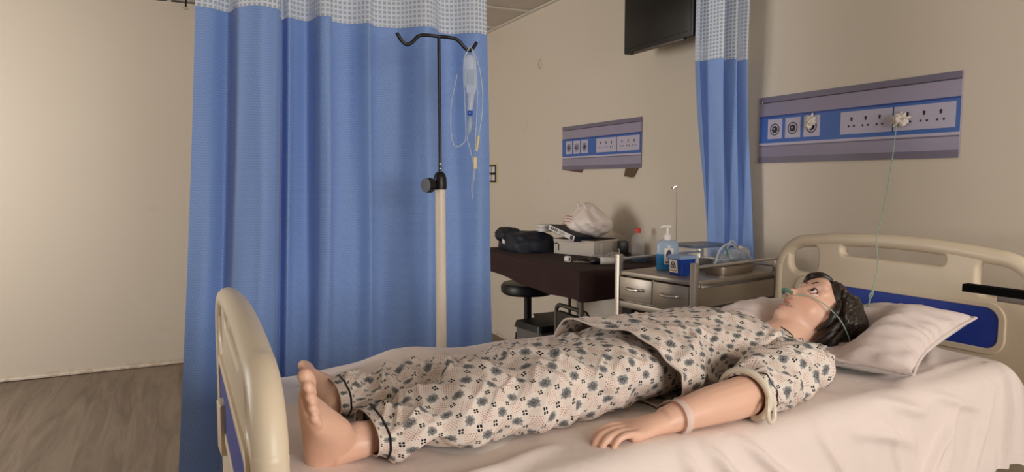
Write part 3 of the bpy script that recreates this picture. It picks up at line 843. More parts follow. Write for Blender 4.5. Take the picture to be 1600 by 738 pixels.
# relax the joins of the head masses, leaving nose, lips, chin and ears crisp
ed = np.zeros(len(bme.edges)*2, int); bme.edges.foreach_get('vertices', ed); ed = ed.reshape(-1, 2)
hm = sst(0.17, 0.13, np.linalg.norm(Lc-np.array((0, 0, -0.01)), axis=1))
keep = np.exp(-((Lc[:, 0]/0.026)**2+((Lc[:, 1]-0.098)/0.030)**2+((Lc[:, 2]+0.045)/0.036)**2))
wgt = np.clip(hm*(1-1.15*keep), 0, 1)*0.6
sel = (wgt[ed[:, 0]] > 0) | (wgt[ed[:, 1]] > 0); ed = ed[sel]
for _ in range(45):
    acc = np.zeros_like(Vv); cnt = np.bincount(ed.ravel(), minlength=nv_)
    for k in range(3):
        acc[:, k] = np.bincount(ed[:, 0], Vv[ed[:, 1], k], nv_)+np.bincount(ed[:, 1], Vv[ed[:, 0], k], nv_)
    ok = cnt > 0; mean = Vv.copy(); mean[ok] = acc[ok]/cnt[ok][:, None]
    Vv = Vv+(mean-Vv)*wgt[:, None]
Lc = (Vv-HC) @ HM/HS
def g3(c, r): return np.exp(-(((Lc[:, 0]-c[0])/r[0])**2+((Lc[:, 1]-c[1])/r[1])**2+((Lc[:, 2]-c[2])/r[2])**2))
Vv[:, 2] = np.maximum(Vv[:, 2], MZ+0.0035)
push = np.zeros(nv_)
for s in (-1, 1): push -= 0.010*g3((s*0.032, 0.076, 0.014), (0.018, 0.03, 0.011))
push -= 0.014*g3((0, 0.088, -0.063), (0.019, 0.03, 0.0042))
push += 0.003*g3((0, 0.075, -0.098), (0.02, 0.03, 0.012))
Vv = Vv+push[:, None]*HS*Hn[None, :]
bme.vertices.foreach_set('co', Vv.ravel())
base = np.array(srgb(232, 188, 164))[:3]; blush = np.array(srgb(222, 150, 122))[:3]; lip = np.array(srgb(176, 96, 80))[:3]; mouth = np.array(srgb(92, 40, 34))[:3]
C4 = np.tile(base, (nv_, 1))
def paint(wt, c):
    global C4
    C4 = C4*(1-wt[:, None])+c[None, :]*wt[:, None]
for s in (-1, 1): paint(np.clip(0.35*g3((s*0.042, 0.055, -0.030), (0.030, 0.05, 0.026)), 0, 1), blush)
paint(np.clip(1.2*g3((0, 0.088, -0.054), (0.019, 0.02, 0.0055)), 0, 0.8), lip)
paint(np.clip(1.2*g3((0, 0.085, -0.072), (0.017, 0.02, 0.0058)), 0, 0.8), lip)
paint(np.clip(1.6*g3((0, 0.078, -0.063), (0.018, 0.02, 0.0036)), 0, 0.9), mouth)
ca = bme.color_attributes.new('tint', 'FLOAT_COLOR', 'POINT')
ca.data.foreach_set('color', np.concatenate([C4, np.ones((nv_, 1))], 1).ravel())
MOFF = np.array((1.1, 1.25, MZ))
bme.vertices.foreach_set('co', (Vv-MOFF).ravel()); bme.update()
man = Thing('patient_manikin', 'patient training manikin in printed pyjamas lying on its back on the hospital bed', 'manikin', off=tuple(MOFF), frame='bed')
bo = link('body', bme, M['skin'], man.o, 180)
for s in (-1, 1):
    ec = hp(s*0.031*HS, 0.0655*HS, 0.013*HS); mbE = MB().ellipsoid(ec, (0.0135, 0.0135, 0.0135), HM, 20, 14)
    e = man.part('eye', mbE, M['eye'], bo, 180)
    gaze = unit(Hn+Hl*0.10*1+Hk*0.10)
    man.part('iris', MB().ellipsoid(ec+gaze*0.0090, (0.0068, 0.0068, 0.0068), None, 16, 12), M['iris'], bo, 180)
    lid = [hp(s*(0.031+dx)*HS, (0.0775-abs(dx)*0.25-0.006*(dx > 0.008))*HS, (0.013+h)*HS) for dx, h in ((-0.016, 0.000), (-0.009, 0.0088), (0.0, 0.0112), (0.009, 0.0092), (0.017, -0.001))]
    man.part('upper_eyelid', MB().tube(spline(lid, 6), 0.0024, 8), M['brow'], bo)
    low = [hp(s*(0.031+dx)*HS, (0.0745-abs(dx)*0.25)*HS, (0.013+h)*HS) for dx, h in ((-0.015, -0.002), (0.0, -0.0118), (0.015, -0.003))]
    man.part('lower_eyelid', MB().tube(spline(low, 8), 0.0018, 8), M['lip'], bo)
    br = [hp(s*dx*HS, fy*HS, h*HS) for dx, fy, h in ((0.012, 0.0850, 0.036), (0.026, 0.0840, 0.042), (0.040, 0.0750, 0.041), (0.054, 0.060, 0.033))]
    man.part('eyebrow', MB().tube(spline(br, 6), [0.0028]*6+[0.0040]*7+[0.0034]*5+[0.0014], 8), M['brow'], bo)
tb = MB()
for i in range(6):
    x = (i-2.5)*0.0052; c = hp(x*HS, (0.0795-abs(x)*0.35)*HS, -0.0605*HS)
    tb.box(c, (0.0048, 0.004, 0.0052), 0.001, rot=Matrix(HM.tolist()).to_4x4())
man.part('teeth', tb, M['teeth'], bo)

# moulded hair: a shell that dives under the skin outside the hairline
def hair_shell():
    nu, nv = 200, 150; P = np.zeros((nv+1, nu, 3)); UV = np.zeros((nv+1, nu, 2))
    th = np.linspace(0.001, pi-0.001, nv+1)[:, None]; ph = np.linspace(0, 2*pi, nu, endpoint=False)[None, :]
    X = np.sin(th)*np.cos(ph); Y = np.sin(th)*np.sin(ph); Z = np.cos(th)+0*ph
    # front hairline rises over the forehead, falls in front of the ears, then runs down to the nape
    az = np.arctan2(np.abs(X), Y)                       # 0 front, pi back
    line = np.interp(az, [0, 0.35, 0.75, 1.05, 1.35, 1.7, 2.3, pi], [0.62, 0.64, 0.56, 0.40, 0.06, -0.42, -0.86, -0.98])
    line = line+0.05*np.sin(az*17)
    d = Z-line
    t = -0.020+0.036*sst(-0.10, 0.16, d)
    strand = np.sin(24*az+9*Z+3.0*np.sin(3*az+5*Z))*0.0028+np.sin(57*az-6*Z+2*np.sin(6*Z))*0.0014+0.004*np.sin(5*az-7*Z)
    t = t+strand*sst(-0.02, 0.2, d)
    # fuller at the back and over the ears
    t = t+0.010*sst(0.9, 2.2, az)*sst(-0.1, 0.3, d)
    c = np.array((0, -0.022, 0.018)); r = np.array((0.077, 0.097, 0.086))
    low = np.clip(-Z, 0, 1)
    Lx = X*(r[0]+t)*(1-0.16*low); Ly = Y*(r[1]+t)-0.010*low; Lz = Z*(r[2]+t)*(1+0.14*low*sst(1.2, 2.0, az))
    A = np.stack([Lx, Ly, Lz], -1)+c
    P = (A*HS) @ HM.T+HC
    UV = np.stack([np.broadcast_to(az/pi, X.shape)*0.6+0.02*np.sin(8*Z), Z*0.5], -1)
    return MB().grid(P, cv=True, UV=UV)
hr = man.part('hair', hair_shell(), M['hair'], bo, 180, label='glossy dark brown moulded hair')
# locks on the forehead and beside the cheek
def lock(pts, r):
    sp = spline([hp(*[c*HS for c in p]) for p in pts], 7); n = len(sp)
    R = r*np.sin(np.linspace(0.35, pi-0.15, n))**0.7
    m = MB(); nn = 14; T, L, Uv = frames(sp, tuple(Hk+0.3*Hn)); ph = np.linspace(0, 2*pi, nn)
    rip = 1+0.16*np.cos(ph*5)[None, :]*np.sin(np.linspace(0.3, pi, n))[:, None]
    P = sp[:, None]+(R[:, None]*np.cos(ph)*rip)[..., None]*L[:, None]*0.75+(R[:, None]*np.sin(ph)*rip)[..., None]*Uv[:, None]
    UV = np.stack([ph[None, :]/(2*pi)*0.2+0*R[:, None], np.linspace(0, 0.3, n)[:, None]+0*ph[None, :]], -1)
    return m.grid(P, UV=UV)
for pts, r in ((((-0.008, 0.058, 0.094), (-0.020, 0.080, 0.080), (-0.034, 0.086, 0.060), (-0.046, 0.076, 0.045)), 0.013),
               (((0.012, 0.056, 0.096), (0.002, 0.080, 0.084), (-0.012, 0.090, 0.072), (-0.024, 0.090, 0.060)), 0.010),
               (((0.018, 0.044, 0.094), (0.040, 0.050, 0.080), (0.058, 0.038, 0.062), (0.070, 0.018, 0.040)), 0.011),
               (((0.072, 0.020, 0.048), (0.084, 0.010, 0.014), (0.082, -0.004, -0.022), (0.064, -0.010, -0.056)), 0.012),
               (((0.082, -0.014, 0.020), (0.092, -0.024, -0.024), (0.084, -0.032, -0.070), (0.064, -0.034, -0.108)), 0.014),
               (((0.080, -0.044, 0.010), (0.088, -0.052, -0.040), (0.074, -0.056, -0.088), (0.050, -0.058, -0.118)), 0.016)):
    man.part('hair_lock', lock(pts, r), M['hair'], hr, 180)

# ------------------------------------------------------------------ pyjamas
def rowtube(P, i, r, closed=True):
    ring = P[i]; ring = ring[:-1] if closed else ring
    return MB().tube(ring, r, 6, closed=closed)
def leg_disp(seed, far=False):
    def f(t, ph, u, v):
        side = np.sin(ph)
        d = 0.011*ridge(u+0.35*v, v-0.2*u, seed, 6.5, 3.4)*(1-0.55*sst(0.5, 0.85, t)) + 0.005*ridge(u-0.5*v, v, seed+5, 13, 6)*(1-0.5*sst(0.5, 0.85, t)) + 0.003*wn(u, v, seed+1, 12, 6)
        # gathers behind the knee and above the cuff
        d = d + 0.013*np.sin(u*46+2.4*np.sin(v*9+seed))*np.exp(-((t-0.36)/0.16)**2)*(0.55+0.45*np.cos(ph-1.0))
        d = d + 0.011*np.sin(u*62+2.0*np.sin(v*13+1+seed))*np.exp(-((t-0.10)/0.07)**2)
        d = d + 0.014*np.exp(-((u-0.17-0.25*(v-0.12))/0.022)**2)*np.clip(side+0.3, 0, 1) + 0.012*np.exp(-((u-0.26+0.3*(v-0.12))/0.02)**2)*np.clip(side+0.3, 0, 1)
        d = d + 0.006*np.sin(u*17+v*34+seed)*np.exp(-((t-0.62)/0.2)**2)*((ph > pi) | (ph < 0))
        return d*sst(0.0, 0.05, t)
    return f
tro = MB()
NK = [(0.345, 1.146, 0.880, 0.078, 0.038), (0.41, 1.146, 0.880, 0.084, 0.038), (0.50, 1.150, 0.886, 0.090, 0.048), (0.60, 1.155, 0.892, 0.096, 0.060), (0.72, 1.163, 0.901, 0.104, 0.070), (0.85, 1.175, 0.905, 0.112, 0.071), (0.97, 1.195, 0.900, 0.106, 0.064), (1.08, 1.21, 0.895, 0.095, 0.058)]
FK = [(0.350, 1.392, 0.874, 0.074, 0.034), (0.42, 1.390, 0.874, 0.080, 0.033), (0.50, 1.388, 0.875, 0.086, 0.034), (0.62, 1.380, 0.877, 0.092, 0.036), (0.74, 1.372, 0.882, 0.100, 0.040), (0.86, 1.360, 0.888, 0.108, 0.050), (0.97, 1.345, 0.892, 0.106, 0.056), (1.08, 1.33, 0.893, 0.095, 0.056)]
PN, UVN = cloth_loft(NK, 300, 150, leg_disp(41), circ=0.536)
PF, UVF = cloth_loft(FK, 240, 120, leg_disp(57), circ=0.536, u0=0.011, v0=0.02)
tro.grid(PN, UV=UVN); tro.grid(PF, UV=UVF)
PW, UVW = cloth_loft([(0.86, 1.265, 0.880, 0.10, 0.040), (0.93, 1.265, 0.890, 0.145, 0.060), (1.00, 1.265, 0.896, 0.158, 0.070), (1.10, 1.265, 0.897, 0.150, 0.068)], 80, 120, lambda t, ph, u, v: 0.006*ridge(u, v, 91, 6, 4), circ=0.80, u0=0.52)
tro.grid(PW, UV=UVW)
to = man.part('trousers', tro, M['pj'], None, 180, label='white pyjama trousers printed with grey medallions and black squares')
for P, nu in ((PN, 300), (PF, 240)):
    man.part('piping', rowtube(P, int(nu*0.052), 0.0022), M['black'], to)
    man.part('hem', rowtube(P, 0, 0.0016), M['pj'], to)

def shirt_disp(t, ph, u, v):
    d = 0.008*ridge(u+0.4*v, v-0.3*u, 71, 5.5, 3.0) + 0.004*ridge(u-0.4*v, v, 74, 11, 6) + 0.0025*wn(u, v, 72, 11, 8)
    # loose hem flaring over the trousers, drag lines from the armhole to the waist
    d = d + 0.007*(1-sst(0, 0.12, t)) + 0.006*(1-sst(0, 0.3, t))*np.sin(v*38+u*12+1)
    d = d + fold(u, v, (0.05, -0.07), (0.30, -0.16), 0.014, 0.012) + fold(u, v, (0.08, 0.00), (0.36, -0.12), 0.013, 0.013) + fold(u, v, (0.18, 0.05), (0.40, -0.06), 0.012, 0.012)
    d = d + fold(u, v, (0.02, 0.06), (0.22, 0.13), 0.016, 0.010) + fold(u, v, (0.30, 0.45), (0.45, 0.62), 0.014, 0.006) + fold(u, v, (0.33, 0.04), (0.46, 0.12), 0.010, 0.011)
    return d*(1-0.9*sst(0.72, 0.92, t))
SK = [(0.945, 1.240, 0.902, 0.204, 0.078), (0.99, 1.244, 0.905, 0.200, 0.081), (1.04, 1.252, 0.905, 0.184, 0.083), (1.12, 1.262, 0.904, 0.160, 0.082), (1.24, 1.262, 0.906, 0.168, 0.086), (1.34, 1.262, 0.900, 0.178, 0.078), (1.41, 1.263, 0.888, 0.176, 0.054), (1.455, 1.265, 0.882, 0.145, 0.044), (1.485, 1.266, 0.882, 0.100, 0.044), (1.508, 1.267, 0.884, 0.080, 0.050)]
PS, UVS = cloth_loft(SK, 240, 220, shirt_disp, power=2.3, circ=0.87, u0=0.006)
sh = MB().grid(PS, UV=UVS)
def sleeve_disp(t, ph, u, v):
    d = 0.010*ridge(u, v, 83, 6, 4) + 0.006*ridge(u+0.5*v, v, 84, 12, 8) + 0.006*np.sin(u*55+1.6*np.sin(v*14))*np.exp(-((t-0.55)/0.3)**2) + 0.003*wn(u, v, 85, 14, 9)
    return d
AK = [(1.064, 0.955, 0.884, 0.050, 0.046), (1.12, 0.972, 0.887, 0.061, 0.056), (1.22, 1.004, 0.892, 0.068, 0.062), (1.31, 1.040, 0.890, 0.074, 0.056), (1.39, 1.085, 0.882, 0.076, 0.046), (1.44, 1.14, 0.878, 0.055, 0.038)]
PA, UVA = cloth_loft(AK, 150, 110, sleeve_disp, circ=0.40, u0=0.3, v0=0.01)
sh.grid(PA, UV=UVA)
BK = [(1.10, 1.50, 0.876, 0.054, 0.040), (1.18, 1.495, 0.878, 0.060, 0.042), (1.28, 1.48, 0.882, 0.066, 0.046), (1.37, 1.455, 0.884, 0.072, 0.048), (1.44, 1.40, 0.880, 0.055, 0.038)]
PB, UVB = cloth_loft(BK, 110, 80, sleeve_disp, circ=0.40, u0=0.5, v0=0.01)
sh.grid(PB, UV=UVB)
so = man.part('shirt', sh, M['pj'], None, 180, label='short sleeved pyjama shirt in the same print with black piping')
man.part('piping', rowtube(PA, 14, 0.0020), M['black'], so)
man.part('piping', rowtube(PS, 239, 0.0022), M['black'], so)
# black piping along the yoke from the neckline to the armhole, and the turned hem
yk = spline(np.array([PS[int(206-50*k), int(106-34*k)] for k in np.linspace(0, 1, 7)])+np.array([0, -0.002, 0.0035]), 8)
man.part('piping', MB().tube(yk, 0.0021, 6), M['black'], so)
man.part('hem', rowtube(PS, 0, 0.0024), M['pj'], so)

# white rubber ring at the elbow joint, with a loose loop of strap
ring_c = np.array((1.068, 0.957, 0.886)); T_ = unit((1.0, 0.20, 0.02)); L_ = unit(np.cross(T_, (0, 0, 1))); U2 = np.cross(L_, T_)
band = MB(); pts = [ring_c+L_*0.054*cos(a)+U2*0.050*sin(a) for a in np.linspace(radians(-70), radians(230), 40)]
pts = [np.array((p[0], p[1], max(p[2], FLOORZ+0.006))) for p in pts]
band.tube(pts, 0.0075, 10)
lp = ring_c+L_*0.052-U2*0.012
loop = [lp+np.array((-0.006, -0.004, 0.018)), lp+np.array((-0.018, -0.014, 0.008)), lp+np.array((-0.020, -0.016, -0.012)), lp+np.array((-0.006, -0.012, -0.026)), lp+np.array((0.010, -0.006, -0.018)), lp+np.array((0.010, -0.002, 0.010))]
loop = [np.array((p[0], p[1], max(p[2], FLOORZ+0.006))) for p in loop]
band.tube(spline(loop, 6, closed=True), 0.0048, 8, closed=True)
single('elbow_strap', 'cream rubber strap ring looped round the manikin arm below the sleeve', 'strap', band, M['cream_enamel'], off=tuple(ring_c), frame='bed')
wb_c = np.array((0.888, 0.955, 0.871)); n = 40
ringA = [[wb_c+np.array((dx, 0, 0))+np.array((0, 0.0345*cos(a), 0.0315*sin(a)+0.001)) for a in np.linspace(0, 2*pi, n, endpoint=False)] for dx in (-0.007, 0.007)]
ringA = np.array(ringA); ringA[..., 2] = np.maximum(ringA[..., 2], FLOORZ+0.001); ringA[1, :, 1:] = wb_c[1:]+(ringA[1, :, 1:]-wb_c[1:])*1.05
wbm = MB().grid(ringA, cv=True)
single('wrist_band', 'thin pale identity band round the manikin wrist', 'wristband', wbm, plain('clear_vinyl_band', (226, 204, 194), 0.25, alpha=0.8), off=tuple(wb_c), frame='bed', smooth=180)

# ================================================================== drip stand
PX, PY = 0.773, 2.12
iv = Thing('drip_stand', 'cream and black drip stand with a two armed hook beside the bed', 'drip stand', off=(PX, PY, 0.0))
iv.part('lower_pole', MB().tube([(PX, PY, 0.07), (PX, PY, 1.30)], 0.0175, 20), M['cream_enamel'])
iv.part('collar', MB().lathe([(0.0, 1.288), (0.021, 1.288), (0.022, 1.30), (0.021, 1.325), (0.017, 1.338), (0.010, 1.345), (0.0, 1.345)], (PX, PY, 0), 24), M['black'])
kn = MB().tube([(PX-0.015, PY-0.006, 1.302), (PX-0.036, PY-0.014, 1.302)], 0.007, 10)
kp = []
for k in range(28):
    a = 2*pi*k/28; kp.append((0.0225+0.0016*(k % 2))*np.array((cos(a), sin(a))))
ax = unit((-1, -0.38, 0)); e1 = unit(np.cross(ax, (0, 0, 1))); e2 = np.array((0, 0, 1.0))
kc = np.array((PX-0.036, PY-0.014, 1.302))
kn.prism([tuple(p) for p in kp], 0.0, 0.022, lambda u, v, w: tuple(kc+ax*w+e1*u+e2*v))
iv.part('clamp_knob', kn, M['black'])
iv.part('spring', MB().tube([(PX+0.008*cos(t), PY+0.008*sin(t), 1.345+0.0024*t) for t in np.linspace(0, 2*pi*2.0, 50)], 0.0014, 6), M['chrome'])
iv.part('upper_rod', MB().tube([(PX, PY, 1.32), (PX, PY, 1.775)], 0.0055, 12), M['blackmetal'])
hk = [(-0.135, 0, 1.778), (-0.122, 0, 1.757), (-0.104, 0, 1.744), (-0.086, 0, 1.752), (-0.066, 0, 1.772), (-0.045, 0, 1.778), (0, 0, 1.778), (0.045, 0, 1.777), (0.070, 0, 1.770), (0.092, 0, 1.748), (0.108, 0, 1.741), (0.122, 0, 1.752), (0.133, 0, 1.770)]
iv.part('hook_bar', MB().tube(spline([(PX-0.003+a, PY-0.02*a, c) for a, b, c in hk], 6), 0.0058, 10), M['blackmetal'])
for k in range(5):
    a = radians(20+72*k); d = np.array((cos(a), sin(a), 0)); b0 = np.array((PX, PY, 0.095)); b1 = np.array((PX, PY, 0.065))+d*0.22
    lg = iv.part('base_leg', MB().tube([b0+d*0.01, b0+d*0.12-np.array((0, 0, 0.012)), b1], [0.013, 0.012, 0.010], 10), M['cream_enamel'])
    iv.part('castor', MB().lathe([(0.0, -0.01), (0.020, -0.01), (0.024, -0.006), (0.024, 0.006), (0.020, 0.01), (0.0, 0.01)], b1-np.array((0, 0, 0.039)), 16, Matrix.Rotation(a+pi/2, 4, 'Z') @ Matrix.Rotation(pi/2, 4, 'X')), M['black'], lg)
# infusion set hanging from the right hook
BXc, BYc = PX+0.104, PY-0.008
inf = Thing('infusion_set', 'small clear drip bag with coiled tubing hanging from the right hook', 'infusion set', off=(BXc, BYc, 1.74))
bagp = np.zeros((24, 20, 3))
for i, t in enumerate(np.linspace(0, 1, 24)):
    z = 1.728-0.130*t; w = 0.0225*min(1, (t*7)**0.5)*(1-0.35*sst(0.72, 1.0, t)); th = 0.009*sin(pi*min(1, t*1.02+0.06))**0.6
    for j in range(20): a = 2*pi*j/20; bagp[i, j] = (BXc+w*cos(a)+0.004*t, BYc+th*sin(a), z)
inf.part('bag', MB().grid(bagp, cv=True), plain('clear_bag_film', (220, 230, 240), 0.1, alpha=0.38, var=0.0), smooth=180)
inf.part('bag_print', MB().box((BXc, BYc-0.0094, 1.655), (0.022, 0.0006, 0.05)), plain('faint_bag_print', (178, 196, 214), 0.5, alpha=0.55))
inf.part('hanging_loop', MB().tube(spline([(BXc-0.012, BYc, 1.722), (BXc-0.006, BYc, 1.745), (BXc+0.004, BYc, 1.752), (BXc+0.012, BYc, 1.722)], 5), 0.0014, 6), M['cleartube'])
inf.part('spike_port', MB().tube([(BXc+0.004, BYc, 1.60), (BXc-0.002, BYc-0.004, 1.545)], [0.012, 0.008], 12), M['cleartube'])
inf.part('blue_clamp', MB().box((BXc-0.002, BYc-0.004, 1.538), (0.016, 0.013, 0.015), 0.003), M['bluecap'], label='bright blue clamp')
inf.part('drip_chamber', MB().lathe([(0, 0.052), (0.005, 0.052), (0.0085, 0.042), (0.0085, 0.010), (0.005, 0.0), (0, 0)], (BXc-0.006, BYc-0.004, 1.474), 14, Matrix.Rotation(radians(6), 4, 'Y')), M['frost'])
inf.part('roller_clamp', MB().box((BXc+0.014, BYc-0.006, 1.375), (0.013, 0.010, 0.040), 0.003), M['yellowed'])
inf.part('injection_port', MB().tube([(BXc+0.030, BYc, 1.465), (BXc+0.022, BYc, 1.415)], [0.0055, 0.004], 10), M['yellowed'])
def tub(pts, r=0.0016): return MB().tube(spline(pts, 8), r, 6)
for pts in ([(BXc-0.006, BYc-0.004, 1.476), (BXc-0.012, BYc-0.004, 1.455), (BXc-0.002, BYc-0.006, 1.415), (BXc+0.008, BYc-0.006, 1.37), (BXc+0.007, BYc-0.006, 1.33), (BXc+0.010, BYc, 1.29)],
            [(BXc+0.014, BYc-0.006, 1.395), (BXc+0.020, BYc, 1.47), (BXc+0.026, BYc, 1.60), (BXc+0.016, BYc, 1.72), (BXc+0.006, BYc, 1.748)],
            [(BXc+0.030, BYc, 1.465), (BXc+0.043, BYc, 1.54), (BXc+0.044, BYc, 1.62), (BXc+0.030, BYc, 1.70), (BXc+0.008, BYc, 1.747)],
            [(BXc-0.002, BYc, 1.747), (BXc-0.022, BYc, 1.70), (BXc-0.018, BYc, 1.56), (BXc-0.016, BYc, 1.46), (BXc-0.030, BYc, 1.435), (BXc-0.055, BYc, 1.43), (BXc-0.068, BYc, 1.475), (BXc-0.066, BYc, 1.56), (BXc-0.045, BYc, 1.66)],
            [(BXc+0.014, BYc-0.006, 1.355), (BXc+0.012, BYc, 1.32), (BXc+0.004, BYc, 1.30), (BXc+0.008, BYc, 1.255)]):
    inf.part('tubing', tub(pts), M['cleartube'])

# ================================================================== wall posters of bed head units
def poster(label, y_hi, z0, z1, extra):
    """flat printed board on the right wall; y runs from y_hi (left in the photo) downwards"""
    Wd = 0.893; H = z1-z0
    T = Thing('bed_head_poster', label, 'wall poster', off=(XW, y_hi-Wd/2, (z0+z1)/2), group='printed bed head boards')
    x0 = XW-0.006
    Yf = lambda f: y_hi-f*Wd
    Zf = lambda f: z1-f*H
    def rect(f0, f1, g0, g1, lift, th=0.0008): return MB().box((x0-lift-th/2, (Yf(f0)+Yf(f1))/2, (Zf(g0)+Zf(g1))/2), (th, abs(f1-f0)*Wd, abs(g1-g0)*H))
    b = T.part('board', MB().box((XW-0.003, y_hi-Wd/2, (z0+z1)/2), (0.006, Wd, H), 0.0008), M['lav'])
    T.part('printed_band', rect(0, 1, 0.0, 0.08, 0.0), M['lav_d'], b)
    T.part('printed_line', rect(0, 1, 0.08, 0.095, 0.0), M['line_d'], b)
    T.part('printed_line', rect(0, 1, 0.29, 0.315, 0.0), M['pblue_d'], b)
    T.part('printed_band', rect(0, 1, 0.315, 0.70, 0.0), M['pblue'], b)
    T.part('printed_line', rect(0, 1, 0.70, 0.735, 0.0), M['plate'], b)
    T.part('printed_line', rect(0, 1, 0.735, 0.755, 0.0), M['lav_d'], b)
    T.part('printed_band', rect(0, 1, 0.91, 1.0, 0.0), M['lav_d'], b)
    for f0, f1 in ((0.056, 0.145), (0.165, 0.256), (0.275, 0.366)):
        p = T.part('printed_outlet', rect(f0, f1, 0.345, 0.64, 0.0008), M['plate'], b)
        fc = (f0+f1)/2; c = (x0-0.0017, Yf(fc), Zf(0.50)); Rm = Matrix.Rotation(radians(-90), 4, 'Y')
        rg = MB().lathe([(0.022, 0), (0.022, 0.0006), (0.026, 0.0006), (0.026, 0)], c, 28, Rm)
        T.part('outlet_ring', rg, M['print_black'], p); T.part('outlet_core', MB().lathe([(0.0, 0.0008), (0.0155, 0.0008), (0.0155, 0)], c, 24, Rm), M['print_black'], p)
        T.part('outlet_highlight', MB().lathe([(0.0, 0.0012), (0.004, 0.0012), (0.004, 0)], (c[0], c[1]+0.003, c[2]+0.003), 12, Rm), M['plate'], p)
    for f0, f1, cs in ((0.476, 0.724, (0.532, 0.601, 0.667)), (0.731, 0.983, (0.790, 0.859, 0.926))):
        p = T.part('printed_socket_plate', rect(f0, f1, 0.345, 0.645, 0.0008), M['plate'], b)
        for fc in cs:
            for dy, dz, r in ((0, 0.018, 0.0052), (0, 0.011, 0.0040), (0.0115, -0.012, 0.0042), (-0.0115, -0.012, 0.0042)):
                T.part('socket_hole', MB().lathe([(0.0, 0.0006), (r, 0.0006), (r, 0)], (x0-0.0017, Yf(fc)+dy, Zf(0.50)+dz), 12, Matrix.Rotation(radians(-90), 4, 'Y')), M['print_black'], p)
    T.part('plate_gap', rect(0.7245, 0.7305, 0.33, 0.66, 0.0008), M['pblue_d'], b)
    T.part('fixing_screw', MB().lathe([(0, 0.002), (0.004, 0.0016), (0.005, 0)], (x0, Yf(0.012), Zf(0.075)), 12, Matrix.Rotation(radians(-90), 4, 'Y')), M['chrome'], b)
    if extra == 'torn':
        for f0, f1, dz, curl in ((0.0, 0.30, 0.022, 0.0), (0.83, 0.97, 0.055, 0.012)):
            y0, y1 = Yf(f0), Yf(f1)
            if curl: V = [(x0, y0, z0), (x0, y1, z0), (x0-curl, y1+0.045, z0-dz), (x0-curl, y0-0.002, z0-dz*0.85)]
            else: V = [(x0+0.003, y0, z0), (x0+0.003, y1, z0), (x0+0.003, y1+0.02, z0-dz), (x0+0.003, y1+0.09, z0-dz*0.75)]
            m = MB(); m.add(V+[(v[0]+0.0025, v[1], v[2]) for v in V], [(0, 1, 2, 3), (7, 6, 5, 4), (0, 4, 5, 1), (1, 5, 6, 2), (2, 6, 7, 3), (3, 7, 4, 0)])
            T.part('torn_backing', m, M['backing'], b, None, label='brown torn backing card')
    return T, Yf, Zf, x0
p1, Yf1, Zf1, px0 = poster('larger looking printed bed head board above the bed, tape wads stuck on it', 2.338, 1.395, 1.688, None)
poster('farther printed bed head board with torn brown lower corners above the cluttered table', 4.117, 1.387, 1.678, 'torn')
def wad(c, r, seed):
    def wp(P):
        n = 1+0.28*np.sin(P[..., 0]*5+seed)*np.cos(P[..., 1]*6+seed)+0.22*np.sin(P[..., 2]*9+P[..., 1]*7+seed*2)+0.12*np.sin(P[..., 0]*15+P[..., 2]*13)
        return P*n[..., None]
    return MB().ellipsoid(c, r, None, 30, 22, wp)
single('tape_wad', 'crumpled white tape wad over the third printed outlet', 'tape', wad((px0-0.010, Yf1(0.320), Zf1(0.43)), (0.012, 0.020, 0.026), 1.3), M['tissue'], off=(px0, Yf1(0.32), Zf1(0.43)), smooth=30)
single('tape_wad', 'crumpled white tape wad holding the green tube between the printed socket plates', 'tape', wad((px0-0.014, Yf1(0.765), Zf1(0.51)), (0.015, 0.030, 0.022), 3.1), M['tissue'], off=(px0, Yf1(0.765), Zf1(0.51)), smooth=30)

# ================================================================== television on its wall bracket
tv = Thing('television', 'black flat television on a bracket high on the wall beside the gathered curtain', 'television', off=(2.3, 2.70, 2.22))
Rt = Matrix.Rotation(radians(0), 4, 'Y'); TX = 2.22; ty0, ty1 = 2.575, 3.128; tz0, tz1 = 1.992, 2.46
tc = Vector((TX, (ty0+ty1)/2, (tz0+tz1)/2))
tv.part('casing', MB().box(tc, (0.045, ty1-ty0, tz1-tz0), 0.006), M['black'])
tv.part('screen', MB().box(tc+Vector((-0.0235, 0, 0.006)), (0.003, ty1-ty0-0.03, tz1-tz0-0.04), 0.0008), M['screen'])
tv.part('lower_trim', MB().box((TX-0.020, (ty0+ty1)/2-0.02, tz0-0.004), (0.02, (ty1-ty0)*0.72, 0.012), 0.004), M['darksteel'])
tv.part('sensor', MB().box((TX-0.018, ty1-0.075, tz0-0.006), (0.012, 0.03, 0.010), 0.002), M['black'])
br = MB().box((XW-0.012, 2.85, 2.23), (0.024, 0.20, 0.20), 0.003); br.box((XW-0.085, 2.85, 2.23), (0.14, 0.05, 0.05), 0.004)
tv.part('bracket', br, M['black'])

# ================================================================== small wall fittings
sw = Thing('switch_plate', 'small dark framed switch plate with white rockers beside the wide curtain', 'switch', off=(XW, 5.30, 1.37))
sw.part('frame', MB().box((XW-0.006, 5.285, 1.37), (0.012, 0.155, 0.145), 0.003), M['black'])
sw.part('border', MB().box((XW-0.003, 5.285, 1.37), (0.006, 0.175, 0.165), 0.002), M['yellowed'])
for dy in (-0.036, 0.036):
    for dz in (-0.034, 0.034): sw.part('rocker', MB().box((XW-0.014, 5.285+dy, 1.37+dz), (0.008, 0.055, 0.048), 0.002), M['white'])
single('wall_ring', 'small pale ring stuck on the bare wall left of the television', 'ring', MB().tube([(XW-0.004, 4.455+0.020*cos(a), 2.155+0.034*sin(a)) for a in np.linspace(0, 2*pi, 30, endpoint=False)], 0.0032, 6, closed=True), M['yellowed'], off=(XW, 4.455, 2.155))
hk2 = Thing('ceiling_hook', 'thin dark ceiling hook with a ring end near the back wall', 'hook', off=(0.10, 5.33, ZC))
